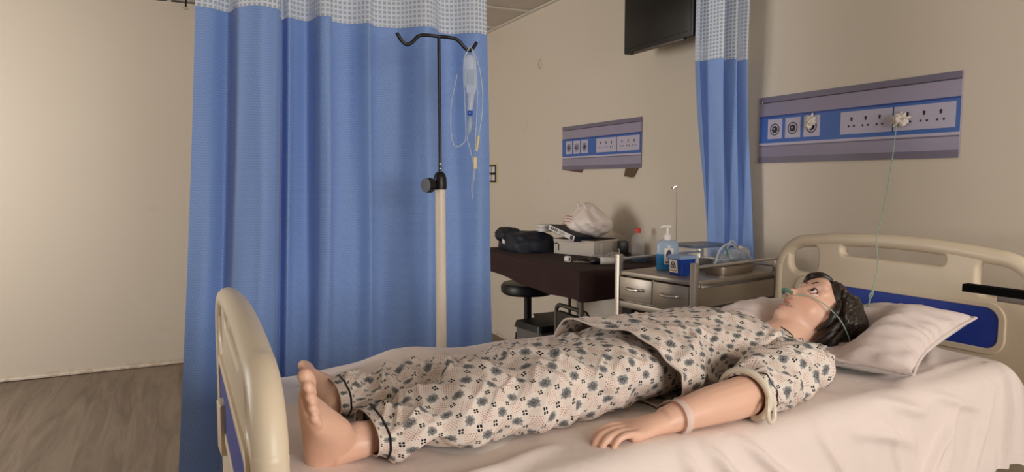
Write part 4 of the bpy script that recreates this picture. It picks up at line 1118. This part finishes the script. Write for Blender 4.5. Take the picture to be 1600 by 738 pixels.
hk2.part('rod', MB().tube([(0.105, 5.33, ZC+0.012), (0.101, 5.33, 2.505)], 0.006, 8), M['black'])
hk2.part('ring', MB().tube([(0.10+0.014*cos(a), 5.33, 2.497+0.009*sin(a)) for a in np.linspace(0, 2*pi, 20, endpoint=False)], 0.003, 6, closed=True), M['chrome'])

# ================================================================== table with maroon cloth
TZ = 0.89
X0, X1, Y0, Y1 = 1.665, 2.375, 2.70, 3.95
tb_ = Thing('side_table', 'long steel legged table covered by a dark maroon cloth against the wall', 'table', off=((X0+X1)/2, (Y0+Y1)/2, 0))
tb_.part('table_top', MB().box(((X0+X1)/2, (Y0+Y1)/2, TZ-0.016), (X1-X0-0.02, Y1-Y0-0.02, 0.03), 0.004), M['darkbox'])
for x in (X0+0.03, X1-0.04):
    for y in (Y0+0.03, Y1-0.04): tb_.part('leg', MB().tube([(x, y, 0.0), (x, y, TZ-0.03)], 0.011, 10), M['darksteel'])
def cloth_cover():
    hx, hy = (X1-X0)/2, (Y1-Y0)/2; n = 40; rings = []
    lv = [(0.02, 0.004, 0), (0.5, 0.004, 0), (0.93, 0.004, 0), (0.985, 0.003, 0), (1.0, -0.003, 0.4), (1.006, -0.02, 0.7), (1.012, -0.07, 1), (1.02, -0.125, 1.2)]
    for k, (sc, dz, rip) in enumerate(lv):
        per = []
        for sx, sy, ex, ey in ((-1, -1, 1, -1), (1, -1, 1, 1), (1, 1, -1, 1), (-1, 1, -1, -1)):
            for t in np.linspace(0, 1, n, endpoint=False): per.append((sx+(ex-sx)*t, sy+(ey-sy)*t))
        R_ = []
        for i, (a, b) in enumerate(per):
            r = rip*0.006*sin(i*0.55+0.8*sin(i*0.21))
            x = a*hx*sc + (r*np.sign(a) if abs(a) > 0.999 else 0); y = b*hy*sc+(r*np.sign(b) if abs(b) > 0.999 else 0)
            x = min(x, hx+0.018)
            drop = dz*(1+0.12*sin(i*0.13+1)) if dz < -0.03 else dz
            R_.append(((X0+X1)/2+x, (Y0+Y1)/2+y, TZ+drop))
        rings.append(R_)
    return MB().grid(np.array(rings), cv=True)
single('table_cloth', 'dark maroon cloth draped over the long side table', 'tablecloth', cloth_cover(), M['maroon'], off=((X0+X1)/2, (Y0+Y1)/2, TZ), smooth=50)
TT = TZ+0.005
# navy bag slumped at the far end
def lump(c, r, seed, amp=0.12, nu=44, nv=30, zf=None, fn=None):
    def wp(P):
        q = wn(P[..., 0]+P[..., 2]*0.7, P[..., 1]-P[..., 2]*0.4, seed, 1.1, 1.3); s = wn(P[..., 1]+P[..., 2], P[..., 0]-P[..., 2], seed+3, 2.6, 2.4)
        P = P*(1+amp*q+amp*0.45*np.abs(s))[..., None]
        return fn(P) if fn else P
    m = MB().ellipsoid(c, r, None, nu, nv, wp)
    if zf is not None:
        for a in m.v: a[:, 2] = np.maximum(a[:, 2], zf)
    return m
bg_ = Thing('holdall_bag', 'slumped navy nylon bag with a white tag at the far end of the table', 'bag', off=(1.90, 3.70, TT))
bg_.part('body', lump((1.90, 3.69, TT+0.030), (0.145, 0.20, 0.085), 101, 0.10, zf=TT, fn=lambda P: np.sign(P)*np.abs(P)**0.75), M['navy'], smooth=60)
bg_.part('flap', lump((1.83, 3.80, TT+0.085), (0.075, 0.085, 0.045), 107, 0.12, fn=lambda P: np.sign(P)*np.abs(P)**0.8), M['navy'], smooth=60)
bg_.part('tag', MB().box((1.748, 3.70, TT+0.055), (0.003, 0.035, 0.022), 0.0008, rot=Matrix.Rotation(radians(18), 4, 'X')), M['paper'], label='white tag')
bx_ = Thing('instrument_case', 'small white plastic case lying on the navy bag', 'case', loc=(1.955, 3.575, TT+0.118), rz=radians(-14))
bx_.part('base', MB().box((0, 0, 0.011), (0.075, 0.105, 0.022), 0.004), M['white']); bx_.part('lid', MB().box((0, 0, 0.033), (0.077, 0.107, 0.019), 0.005), M['white'])
# carton with a boxed kit and the carrier bag on top
ct_ = Thing('carton', 'flat white cardboard carton under the plastic bag on the table', 'carton', loc=(2.115, 3.365, TT), rz=radians(22))
ct_.part('body', MB().box((0, 0, 0.038), (0.235, 0.280, 0.076), 0.002), M['card'])
ct_.part('lid', MB().box((0, 0, 0.078), (0.241, 0.286, 0.014), 0.002), M['card'])
ct_.part('dark_rim', MB().box((0, 0, 0.0865), (0.235, 0.280, 0.003)), M['darkbox'])
ct_.part('tape_strip', MB().box((-0.045, -0.1405, 0.040), (0.018, 0.001, 0.072)), M['paper'])
ct_.part('cut_handle', MB().tube([(-0.119, 0.105, 0.020), (-0.119, 0.105, 0.055), (-0.119, 0.12, 0.062), (-0.119, 0.135, 0.055)], 0.003, 6), M['darkbox'])
kb = Thing('boxed_kit', 'thin black and white printed box leaning on the carton', 'box', loc=(2.02, 3.375, TT+0.120), rz=radians(14))
Rk = Matrix.Rotation(radians(15), 4, 'X') @ Matrix.Rotation(radians(4), 4, 'Y')
kb.part('body', MB().box((0, 0, 0), (0.15, 0.22, 0.034), 0.0015, rot=Rk), M['navy'])
lb = MB().box(Rk @ Vector((-0.0757, 0, 0.0)), (0.001, 0.212, 0.028), rot=Rk); kb.part('side_label', lb, M['paper'])
for i in range(4):
    kb.part('printed_mark', MB().box(Rk @ Vector((-0.0766, 0.085-i*0.016, 0.001)), (0.001, 0.008, 0.017), rot=Rk), M['print_black'])
for i, (a, b) in enumerate(((0.006, 0.07), (0.0, 0.085), (-0.006, 0.06))):
    kb.part('printed_line', MB().box(Rk @ Vector((-0.0766, -0.005, a)), (0.001, b*0.6, 0.0022), rot=Rk), M['print_black'])
kb.part('printed_block', MB().box(Rk @ Vector((-0.0766, -0.085, 0.0)), (0.001, 0.022, 0.022), rot=Rk), M['print_black'])
DXB, DYB = -0.02, 0.045
cb = Thing('carrier_bag', 'bulging white plastic carrier bag with red print on top of the carton', 'plastic bag', off=(2.15, 3.395, TT+0.09))
def bagshape(P):
    z = P[..., 2]; k = 1-0.42*sst(0.05, 1.0, z)+0.06*np.sin(np.arctan2(P[..., 1], P[..., 0])*5+z*3)
    Q = P.copy(); Q[..., 0] *= k; Q[..., 1] *= k; Q[..., 2] = np.where(z > 0, z*1.12, z*0.9)
    an = np.arctan2(P[..., 1], P[..., 0]); rad = np.sqrt(P[..., 0]**2+P[..., 1]**2)
    cr = 0.07*np.abs(np.sin(an*4.5+2.2*z))*rad
    Q[..., 0] *= 1-cr; Q[..., 1] *= 1-cr
    return Q
cb.part('body', lump((2.15, 3.39, TT+0.175), (0.125, 0.150, 0.098), 131, 0.07, 70, 50, TT+0.092, bagshape), M['poly'], smooth=70)
for s, y in ((1, 3.44), (-1, 3.37)):
    cb.part('handle', MB().tube(spline([(2.12, y-0.02, TT+0.235), (2.105, y-0.01, TT+0.272), (2.12, y+0.02, TT+0.285), (2.14, y+0.045, TT+0.268), (2.15, y+0.055, TT+0.235)], 5), 0.011, 8, flat=0.5), M['poly'])
for i in range(5):
    z = TT+0.150+i*0.016; w = (0.075, 0.085, 0.08, 0.085, 0.055)[i]
    cb.part('red_print', MB().tube(spline([(2.018+0.006*abs(i-1.5)+0.010*k*k, 3.43-(k-0.5)*w, z+0.003*sin(9*k+i)) for k in np.linspace(0, 1, 5)], 3), 0.0016, 5), M['red'])
# odds and ends along the front edge
rl = Thing('tape_roll', 'white roll of tape standing on edge on the maroon cloth', 'tape', loc=(1.800, 3.035, TT+0.0165), rz=radians(30))
Ro = Matrix.Rotation(radians(90), 4, 'X')
rl.part('tape', MB().lathe([(0.008, -0.012), (0.0165, -0.012), (0.0165, 0.012), (0.008, 0.012), (0.008, -0.012)], (0, 0, 0), 24, Ro), M['white'])
rl.part('core', MB().lathe([(0.006, -0.0115), (0.0082, -0.0115), (0.0082, 0.0115), (0.006, 0.0115), (0.006, -0.0115)], (0, 0, 0), 20, Ro), M['backing'])
gz = Thing('gauze_roll', 'white gauze roll lying beside the trolley corner', 'gauze roll', loc=(1.930, 2.865, TT+0.0185), rz=radians(-28))
gz.part('gauze', MB().lathe([(0.0, -0.036), (0.017, -0.036), (0.0185, -0.032), (0.0185, 0.032), (0.017, 0.036), (0.0, 0.036)], (0, 0, 0), 24, Matrix.Rotation(radians(90), 4, 'Y')), M['white'])
gz.part('wrapper', MB().lathe([(0.0187, -0.018), (0.019, -0.018), (0.019, 0.0), (0.0187, 0.0)], (0, 0, 0), 24, Matrix.Rotation(radians(90), 4, 'Y')), M['paper'])
fc = Thing('forceps', 'pair of steel forceps lying on the maroon cloth', 'forceps', off=(1.84, 2.97, TT))
for s in (-1, 1): fc.part('blade', MB().tube(spline([(1.815, 3.005+s*0.003, TT+0.005), (1.845, 2.970+s*0.008, TT+0.006), (1.872, 2.935+s*0.001, TT+0.005)], 6), 0.0032, 6), M['chrome'])
bc = Thing('blood_pressure_cuff', 'black rolled pressure cuff with dark tubing on the table edge', 'pressure cuff', off=(1.90, 2.93, TT))
bc.part('cuff', lump((1.892, 2.925, TT+0.016), (0.030, 0.048, 0.018), 151, 0.08, zf=TT), M['black'], smooth=60)
bc.part('tube', MB().tube(spline([(1.87, 2.96, TT+0.012), (1.84, 3.0, TT+0.008), (1.87, 3.05, TT+0.006), (1.93, 3.03, TT+0.01), (1.93, 2.97, TT+0.02)], 7), 0.0035, 6), M['black'])
for k, (x, y, r) in enumerate(((1.99, 3.02, 0.05), (2.06, 2.96, 0.045), (2.10, 3.06, 0.04))):
    single('plastic_pouch', ('clear crumpled pouch left of the gauze roll', 'clear crumpled pouch behind the gauze roll', 'clear crumpled pouch next to the white carton')[k], 'pouch', lump((x, y, TT+0.014), (r, r*0.9, 0.020), 160+k, 0.2, 30, 20, TT), plain('crinkled_film', (206, 202, 198), 0.2, alpha=0.45, bump=0.5, bscale=50), off=(x, y, TT), smooth=50)
bb = Thing('medicine_box', 'small black and white medicine box near the trolley corner', 'box', loc=(2.245, 3.18, TT), rz=radians(-20))
bb.part('body', MB().box((0, 0, 0.04), (0.05, 0.062, 0.08), 0.002), M['black']); bb.part('label', MB().box((-0.0255, -0.006, 0.022), (0.001, 0.046, 0.034)), M['paper'])
for i in range(3): bb.part('printed_line', MB().box((-0.0263, -0.006, 0.030-i*0.008), (0.0008, 0.034-0.006*i, 0.003)), M['print_black'])
pb = Thing('water_bottle', 'clear plastic bottle with a coral red cap against the wall', 'bottle', off=(2.300, 3.115, TT))
pb.part('bottle', MB().lathe([(0.0, 0.0), (0.034, 0.002), (0.037, 0.010), (0.037, 0.045), (0.035, 0.05), (0.037, 0.055), (0.037, 0.095), (0.030, 0.112), (0.016, 0.128), (0.014, 0.142), (0.0, 0.142)], (2.300, 3.115, TT), 28), M['clear'])
pb.part('cap', MB().lathe([(0.0, 0.130), (0.0155, 0.130), (0.0165, 0.133), (0.0155, 0.150), (0.010, 0.158), (0.0, 0.158)], (2.300, 3.115, TT), 24), M['redcap'], label='coral red cap')
cbl = Thing('coiled_cable', 'blue grey coiled cable lying behind the trolley rail', 'cable', off=(2.14, 2.86, TT))
cbl.part('coil', MB().tube([(2.14+0.055*cos(t)*(1+0.1*sin(2.3*t)), 2.86+0.05*sin(t)*(1+0.15*cos(1.7*t)), TT+0.006+0.0012*t) for t in np.linspace(0, 2*pi*3, 90)], 0.0045, 6), plain('blue_grey_cable', (52, 70, 88), 0.5))
cbl.part('plug', MB().box((2.19, 2.90, TT+0.012), (0.045, 0.02, 0.018), 0.004), M['black'])

# ================================================================== under the table
st = Thing('swivel_stool', 'black padded swivel stool pushed under the maroon table', 'stool', off=(1.98, 3.83, 0))
st.part('seat', MB().lathe([(0.0, 0.60), (0.15, 0.60), (0.17, 0.615), (0.172, 0.65), (0.16, 0.668), (0.0, 0.672)], (1.98, 3.83, 0), 32), M['black'])
st.part('post', MB().tube([(1.98, 3.83, 0.06), (1.98, 3.83, 0.61)], 0.024, 14), M['black'])
for k in range(5):
    a = 2*pi*k/5; st.part('base_leg', MB().tube([(1.98, 3.83, 0.08), (1.98+0.16*cos(a), 3.83+0.16*sin(a), 0.045)], [0.018, 0.012], 8), M['black'])
    st.part('castor', MB().ellipsoid((1.98+0.16*cos(a), 3.83+0.16*sin(a), 0.022), (0.022,)*3, None, 12, 8), M['black'])
bk = Thing('lidded_bucket', 'grey ribbed bucket with black lid and handle under the table', 'bucket', loc=(1.88, 3.43, 0), rz=radians(8))
def taper(hx0, hy0, hx1, hy1, z0, z1, r=0.02):
    m = MB(); a = rr(hx0, hy0, r, 4); b = rr(hx1, hy1, r, 4); n = len(a)
    V = [(x, y, z0) for x, y in a]+[(x, y, z1) for x, y in b]
    m.add(V, [tuple(reversed(range(n))), tuple(range(n, 2*n))]+[(i, (i+1) % n, n+(i+1) % n, n+i) for i in range(n)]); return m
bk.part('body', taper(0.10, 0.10, 0.122, 0.122, 0.0, 0.47), M['grey_bin'])
for i in range(5): bk.part('rib', MB().box((-0.116, -0.07+i*0.035, 0.36), (0.008, 0.008, 0.16), 0.002), M['grey_bin'])
bk.part('lid', taper(0.130, 0.130, 0.122, 0.122, 0.47, 0.505), M['black'])
bk.part('handle', MB().tube(spline([(-0.105, -0.132, 0.43), (-0.132, -0.10, 0.34), (-0.140, 0, 0.305), (-0.132, 0.10, 0.34), (-0.105, 0.132, 0.43)], 6), 0.007, 8), M['black'])
bk.part('sticker', MB().box((-0.1165, 0.02, 0.345), (0.002, 0.07, 0.05), rot=Matrix.Rotation(radians(-2), 4, 'Y')), M['paper'])
bk.part('sticker_print', MB().box((-0.1185, 0.02, 0.345), (0.001, 0.05, 0.012), rot=Matrix.Rotation(radians(-2), 4, 'Y')), M['print_black'])
ch = Thing('folded_chair', 'dark olive padded chair with a bent metal tube frame under the table', 'chair', loc=(1.84, 3.05, 0), rz=radians(0))
ch.part('backrest', MB().box((0.0, 0.01, 0.53), (0.035, 0.27, 0.17), 0.012), M['olive'])
ch.part('seat', MB().box((0.16, 0.01, 0.40), (0.32, 0.30, 0.045), 0.015), M['olive'])
ch.part('back_frame', MB().tube(spline([(0.0, -0.16, 0.02), (0.0, -0.16, 0.40), (0.0, -0.158, 0.60), (0.0, -0.14, 0.635), (0.0, -0.10, 0.645), (0.0, 0.12, 0.645), (0.0, 0.155, 0.63), (0.0, 0.17, 0.60), (0.0, 0.17, 0.40), (0.0, 0.17, 0.02)], 6), 0.011, 10), M['darksteel'])
for y in (-0.16, 0.17): ch.part('leg', MB().tube([(0.32, y, 0.0), (0.30, y, 0.39), (0.0, y, 0.40)], 0.010, 8), M['darksteel'])
bxd = Thing('storage_box', 'dark brown storage box on the floor by the table leg', 'box', loc=(2.15, 2.82, 0), rz=0)
bxd.part('body', MB().box((0, 0, 0.34), (0.28, 0.10, 0.68), 0.006), M['darkbox']); bxd.part('lid', MB().box((0, 0, 0.69), (0.29, 0.11, 0.02), 0.004), M['darkbox'])

for k, (x, y, hx, hy, hz, lb_) in enumerate(((2.26, 3.24, 0.20, 0.42, 0.46, 'dark brown block added to darken the wall behind the olive chair'), (2.26, 3.86, 0.20, 0.46, 0.40, 'dark brown block added to darken the wall behind the grey bucket'))):  # invented dark boxes, added to deepen the shade under the table
    cx_ = Thing('shade_block', lb_, 'carton', loc=(x, y, 0), group='added dark blocks under the table')
    cx_.part('body', MB().box((0, 0, hz/2), (hx, hy, hz), 0.004), M['darkbox']); cx_.part('flap', MB().box((0, 0, hz+0.004), (hx+0.01, hy+0.01, 0.008), 0.002), M['darkbox'])

# ================================================================== steel trolley
tl_rz = atan2(0.09, 0.525); LX, LY, ZT = 0.533, 0.405, 0.93
tr_ = Thing('steel_trolley', 'stainless steel bedside trolley with two drawers and guard rails', 'trolley', loc=(1.765, 2.03, 0), rz=tl_rz)
for (x, y, zt) in ((0, 0, 1.002), (0, LY, 1.002), (LX, 0, 0.995), (LX, LY, 0.995)):
    p = tr_.part('post', MB().box((x, y, (zt+0.09)/2), (0.025, 0.025, zt-0.09), 0.002), M['steel'])
    tr_.part('castor', MB().lathe([(0.0, -0.013), (0.034, -0.013), (0.040, -0.008), (0.040, 0.008), (0.034, 0.013), (0.0, 0.013)], (x, y, 0.041), 18, Matrix.Rotation(pi/2, 4, 'X')), M['black'], p)
tr_.part('top', MB().box((LX/2, LY/2, ZT-0.009), (LX-0.004, LY-0.004, 0.018), 0.002), M['steel'])
for z in (0.985,):
    tr_.part('rail', MB().tube([(0, 0, z), (LX, 0, z)], 0.006, 10), M['chrome']); tr_.part('rail', MB().tube([(0, LY, z-0.004), (LX, LY, z-0.004)], 0.006, 10), M['chrome']); tr_.part('rail', MB().tube([(LX, 0, z-0.03), (LX, LY, z-0.03)], 0.006, 10), M['chrome'])
tr_.part('back_panel', MB().box((LX-0.006, LY/2, 0.86), (0.006, LY-0.03, 0.12)), M['steel'])
for y in (0.004, LY-0.004): tr_.part('side_panel', MB().box((LX/2, y, 0.862), (LX-0.026, 0.006, 0.075)), M['steel'])
tr_.part('drawer_floor', MB().box((LX/2, LY/2, 0.804), (LX-0.02, LY-0.02, 0.010)), M['steel'])
for y in (0.0, LY): tr_.part('side_rail', MB().box((LX/2, y, 0.795), (LX-0.02, 0.016, 0.03), 0.002), M['steel'])
tr_.part('front_rail', MB().box((0, LY/2, 0.790), (0.016, LY-0.02, 0.026), 0.002), M['steel'])
for k in range(2):
    y0 = 0.016+k*(LY-0.026)/2; w = (LY-0.040)/2; yc_ = y0+w/2
    d = tr_.part('drawer', MB().box((-0.006, yc_, 0.859), (0.012, w, 0.098), 0.003), M['steel'])
    tr_.part('handle', MB().tube(spline([(-0.012, yc_-0.042, 0.866), (-0.028, yc_-0.036, 0.864), (-0.031, yc_, 0.862), (-0.028, yc_+0.036, 0.864), (-0.012, yc_+0.042, 0.866)], 6), 0.0055, 8), M['chrome'], d)
tr_.part('drawer_divider', MB().box((-0.002, LY/2, 0.859), (0.010, 0.008, 0.104)), M['steel'])
tr_.part('lower_shelf', MB().box((LX/2, LY/2, 0.25), (LX-0.02, LY-0.02, 0.018), 0.002), M['steel'])
rod = MB().tube([(LX*0.66, LY-0.012, ZT), (LX*0.66-0.006, LY-0.012, 1.293)], 0.0030, 8)
tr_.part('hook_rod', rod, M['steel'], label='thin upright steel rod with a small hook at its tip')
tr_.part('rod_hook', MB().tube(spline([(LX*0.66-0.006, LY-0.012, 1.290), (LX*0.66-0.016, LY-0.006, 1.288), (LX*0.66-0.022, LY-0.002, 1.278), (LX*0.66-0.026, LY+0.002, 1.284)], 5), 0.0022, 6), M['chrome'])
ct0, st0 = cos(tl_rz), sin(tl_rz)
def tw(x, y, z=0.0): return (1.765+x*ct0-y*st0, 2.03+x*st0+y*ct0, ZT+z)
# hand sanitiser
hs = Thing('sanitizer_bottle', 'pump bottle of blue hand sanitizer with a white pump', 'bottle', loc=tw(0.190, 0.305), rz=tl_rz+radians(-35))
def oval(prof): return MB().lathe(prof, (0, 0, 0), 28, None, 1.12, 0.66)
hs.part('gel', oval([(0, 0.002), (0.040, 0.002), (0.043, 0.008), (0.043, 0.070), (0, 0.070)]), M['gel'], label='blue gel')
hs.part('bottle', oval([(0.0435, 0.070), (0.0435, 0.100), (0.041, 0.118), (0.030, 0.128), (0.016, 0.133), (0.0, 0.133)]), M['frost'])
hs.part('label', MB().box((0.0, -0.0290, 0.062), (0.040, 0.002, 0.070), 0.0006), M['paper'])
hs.part('label_print', MB().prism([(-0.008, -0.016), (0.008, -0.018), (0.012, 0.0), (0.008, 0.016), (0.0, 0.022), (-0.009, 0.012), (-0.012, -0.004)], 0.0301, 0.0307, lambda u, v, w: (u, -w, v+0.070)), plain('navy_print', (28, 42, 84), 0.5))
hs.part('label_line', MB().box((0, -0.0304, 0.036), (0.030, 0.0008, 0.006)), M['print_black'])
hs.part('collar', MB().lathe([(0.0, 0.130), (0.0165, 0.130), (0.0165, 0.150), (0.010, 0.156), (0.0, 0.156)], (0, 0, 0), 20), M['white'])
hs.part('pump_stem', MB().tube([(0, 0, 0.15), (0, 0, 0.182)], 0.006, 10), M['white'])
hs.part('pump_head', MB().tube(spline([(0.012, 0, 0.186), (0.0, 0, 0.188), (-0.020, 0.0, 0.188), (-0.034, 0.0, 0.183)], 5), [0.0085]*6+[0.0065]*6+[0.0045]*4, 10), M['white'])
# sharps bin
sb = Thing('sharps_container', 'small royal blue sharps bin with a clear lid and biohazard label', 'sharps bin', loc=tw(0.120, 0.165), rz=tl_rz+radians(-8))
sb.part('body', taper(0.036, 0.036, 0.043, 0.041, 0.001, 0.068, 0.01), M['sharps'])
sb.part('lid', taper(0.047, 0.045, 0.043, 0.041, 0.068, 0.082, 0.012), plain('pale_clear_lid', (150, 176, 214), 0.2, alpha=0.75))
lbp = sb.part('label', MB().box((-0.0412, 0.003, 0.038), (0.0012, 0.048, 0.053), rot=Matrix.Rotation(radians(-5.9), 4, 'Y')), M['paper'])
bio = MB()
for k in range(3):
    a0 = radians(90+120*k); cy, cz = 0.003+0.0072*cos(a0), 0.042+0.0072*sin(a0)
    bio.tube([(-0.0424-(cz-0.038)*0.10, cy+0.0072*cos(t), cz+0.0072*sin(t)) for t in np.linspace(a0-2.4, a0+2.4, 18)], 0.0019, 5)
bio.tube([(-0.0428, 0.003+0.005*cos(t), 0.042+0.005*sin(t)) for t in np.linspace(0, 2*pi, 18, endpoint=False)], 0.0012, 5, closed=True)
sb.part('biohazard_symbol', bio, M['print_black'], lbp)
sb.part('label_line', MB().box((-0.0405, 0.003, 0.020), (0.001, 0.040, 0.004)), plain('amber_print', (190, 140, 60), 0.6), lbp)
# clear tub with bluish lid
tb2 = Thing('clear_tub', 'clear plastic storage tub with a dark bluish lid behind the sharps bin', 'tub', loc=tw(0.375, 0.285), rz=tl_rz+radians(-6))
tb2.part('tub', taper(0.095, 0.070, 0.108, 0.082, 0.001, 0.095, 0.02), M['clear'])
tb2.part('lid', taper(0.112, 0.086, 0.108, 0.082, 0.095, 0.106, 0.02), plain('blue_grey_lid', (86, 100, 128), 0.3, alpha=0.8))
tb2.part('contents', MB().box((-0.02, 0.0, 0.020), (0.12, 0.10, 0.036), 0.01), M['darksteel'])
tb2.part('vial', MB().lathe([(0, 0.0), (0.008, 0.0), (0.008, 0.05), (0.005, 0.056), (0, 0.056)], (-0.06, -0.05, 0.002), 12), M['white'])
# kidney tray / instrument tray
ty = Thing('instrument_tray', 'shallow stainless steel instrument tray on the trolley behind the rail', 'tray', loc=tw(0.335, 0.090), rz=tl_rz+radians(3))
a = rr(0.130, 0.055, 0.03, 5); tp = MB(); rings = []
for sc, z in ((0.80, 0.003), (0.84, 0.004), (0.96, 0.034), (1.02, 0.036), (1.03, 0.034), (0.90, 0.001), (0.78, 0.0005)):
    rings.append([(x*sc, y*(sc if sc > 0.9 else sc*0.95), z) for x, y in a])
tp.grid(np.array(rings), cv=True); n = len(a); tp.f.append(tuple(range(n)))
ty.part('dish', tp, M['steel'], smooth=50)
# oxygen mask tubing heaped on the tub and tray
ot = Thing('oxygen_mask', 'clear oxygen mask with looped tubing heaped on the steel tray', 'oxygen mask', loc=tw(0.36, 0.105, 0.04), rz=tl_rz)
ot.part('loop_tube', MB().tube(spline([(-0.10, 0.0, 0.0), (-0.075, 0.0, 0.055), (-0.02, 0.0, 0.080), (0.035, 0.0, 0.062), (0.055, 0.01, 0.015)], 8), 0.0042, 8), M['cleartube'])
ot.part('loop_tube', MB().tube(spline([(-0.085, 0.02, 0.0), (-0.02, 0.02, 0.03), (0.03, 0.02, 0.088), (0.09, 0.015, 0.045), (0.16, 0.01, 0.005)], 8), 0.0042, 8), M['cleartube'])
ot.part('green_tube', MB().tube(spline([(-0.045, -0.01, 0.065), (-0.035, -0.01, 0.04), (-0.015, -0.012, 0.012), (0.03, -0.01, 0.006)], 6), 0.004, 8), M['green_hard'], label='green tube end')
ot.part('mask_shell', lump((0.075, 0.015, 0.028), (0.060, 0.045, 0.036), 191, 0.10, 30, 20, 0.0), plain('mask_film', (214, 220, 222), 0.12, alpha=0.40, var=0.0), smooth=60)
ot.part('bag_film', lump((0.0, 0.01, 0.016), (0.060, 0.040, 0.018), 197, 0.2, 30, 20, -0.002), plain('pouch_film', (206, 212, 216), 0.12, alpha=0.30, var=0.0), smooth=60)
ot.part('connector', MB().tube([(0.06, 0.0, 0.062), (0.10, -0.004, 0.040)], 0.007, 10), M['white'])
ot.part('strap', MB().tube(spline([(0.03, 0.03, 0.06), (0.07, 0.02, 0.068), (0.105, 0.01, 0.046), (0.12, 0.0, 0.01)], 6), 0.006, 6, flat=0.3), M['black'])

# ================================================================== nasal cannula (bed coordinates)
cn = Thing('nasal_cannula', 'green nasal oxygen cannula running from the manikin nose to the wall board', 'cannula', off=tuple(HC), frame='bed')
nz = lambda l, f, u: hp(l*HS, f*HS, u*HS)
cn.part('prong_bar', MB().tube(spline([nz(-0.026, 0.100, -0.037), nz(-0.013, 0.113, -0.039), nz(0.0, 0.116, -0.040), nz(0.010, 0.113, -0.039), nz(0.020, 0.100, -0.036)], 6), 0.0047, 10), M['green_hard'], label='dark green nasal prongs')
for s in (-1, 1): cn.part('prong', MB().tube([nz(s*0.007, 0.113, -0.038), nz(s*0.007, 0.101, -0.031)], 0.003, 8), M['green_hard'])
wall_pt = np.array((px0-0.018, Yf1(0.755), Zf1(0.53)))
w2 = np.array((wall_pt[0]*cos(BROT)+wall_pt[1]*sin(BROT), -wall_pt[0]*sin(BROT)+wall_pt[1]*cos(BROT), wall_pt[2]))
face = [nz(0.024, 0.093, -0.034), nz(0.044, 0.084, -0.018), nz(0.064, 0.060, -0.006), nz(0.084, 0.030, 0.0), nz(0.098, -0.010, 0.002), nz(0.104, -0.050, -0.004), nz(0.094, -0.090, -0.008), nz(0.066, -0.124, -0.004)]
cn.part('cheek_tube', MB().tube(spline(face, 7), 0.0017, 8), M['green_tube'])
cn.part('far_tube', MB().tube(spline([nz(-l_[0], l_[1], l_[2]) for l_ in ((0.026, 0.092, -0.034), (0.050, 0.078, -0.018), (0.072, 0.045, -0.004), (0.092, -0.01, 0.0), (0.096, -0.06, -0.004), (0.060, -0.122, -0.004))], 7), 0.0021, 8), M['green_tube'])
cn.part('junction', MB().tube([nz(0.060, -0.122, -0.004), nz(0.060, -0.122, -0.004)+np.array((0.020, -0.004, 0.012))], 0.0045, 10), M['green_tube'])
j0 = nz(0.060, -0.122, -0.004)+np.array((0.018, -0.004, 0.011))
cn.part('supply_tube', MB().tube(spline([j0, (1.870, 1.225, 0.965), (1.900, 1.238, 0.974), (1.905, 1.236, 0.990), (1.888, 1.236, 0.984), (1.896, 1.240, 0.968), (1.925, 1.248, 1.010), (1.965, 1.265, 1.060), (2.015, 1.305, 1.140), (2.10, 1.345, 1.20), (2.20, 1.400, 1.258), (2.36, 1.485, 1.375), tuple(w2+np.array((-0.01, -0.006, -0.04))), tuple(w2)], 9), 0.0019, 8), M['green_tube'])
# ================================================================== black arm in front of the headboard's near end
ar = Thing('arm_stand', 'black flat arm of a stand reaching in front of the headboard near end', 'stand', off=(2.02, 0.70, 0), frame='bed')
ar.part('arm', MB().box((2.000, 0.865, 1.0245), (0.030, 0.336, 0.021), 0.001), M['matte'])
ar.part('bracket', MB().box((2.004, 0.815, 1.006), (0.022, 0.268, 0.016), 0.001), M['darksteel'])
ar.part('post', MB().tube([(2.0, 0.70, 0.04), (2.0, 0.70, 1.012)], 0.016, 14), M['darksteel'])
ar.part('base', MB().box((2.0, 0.68, 0.022), (0.36, 0.10, 0.036), 0.006), M['darksteel'])
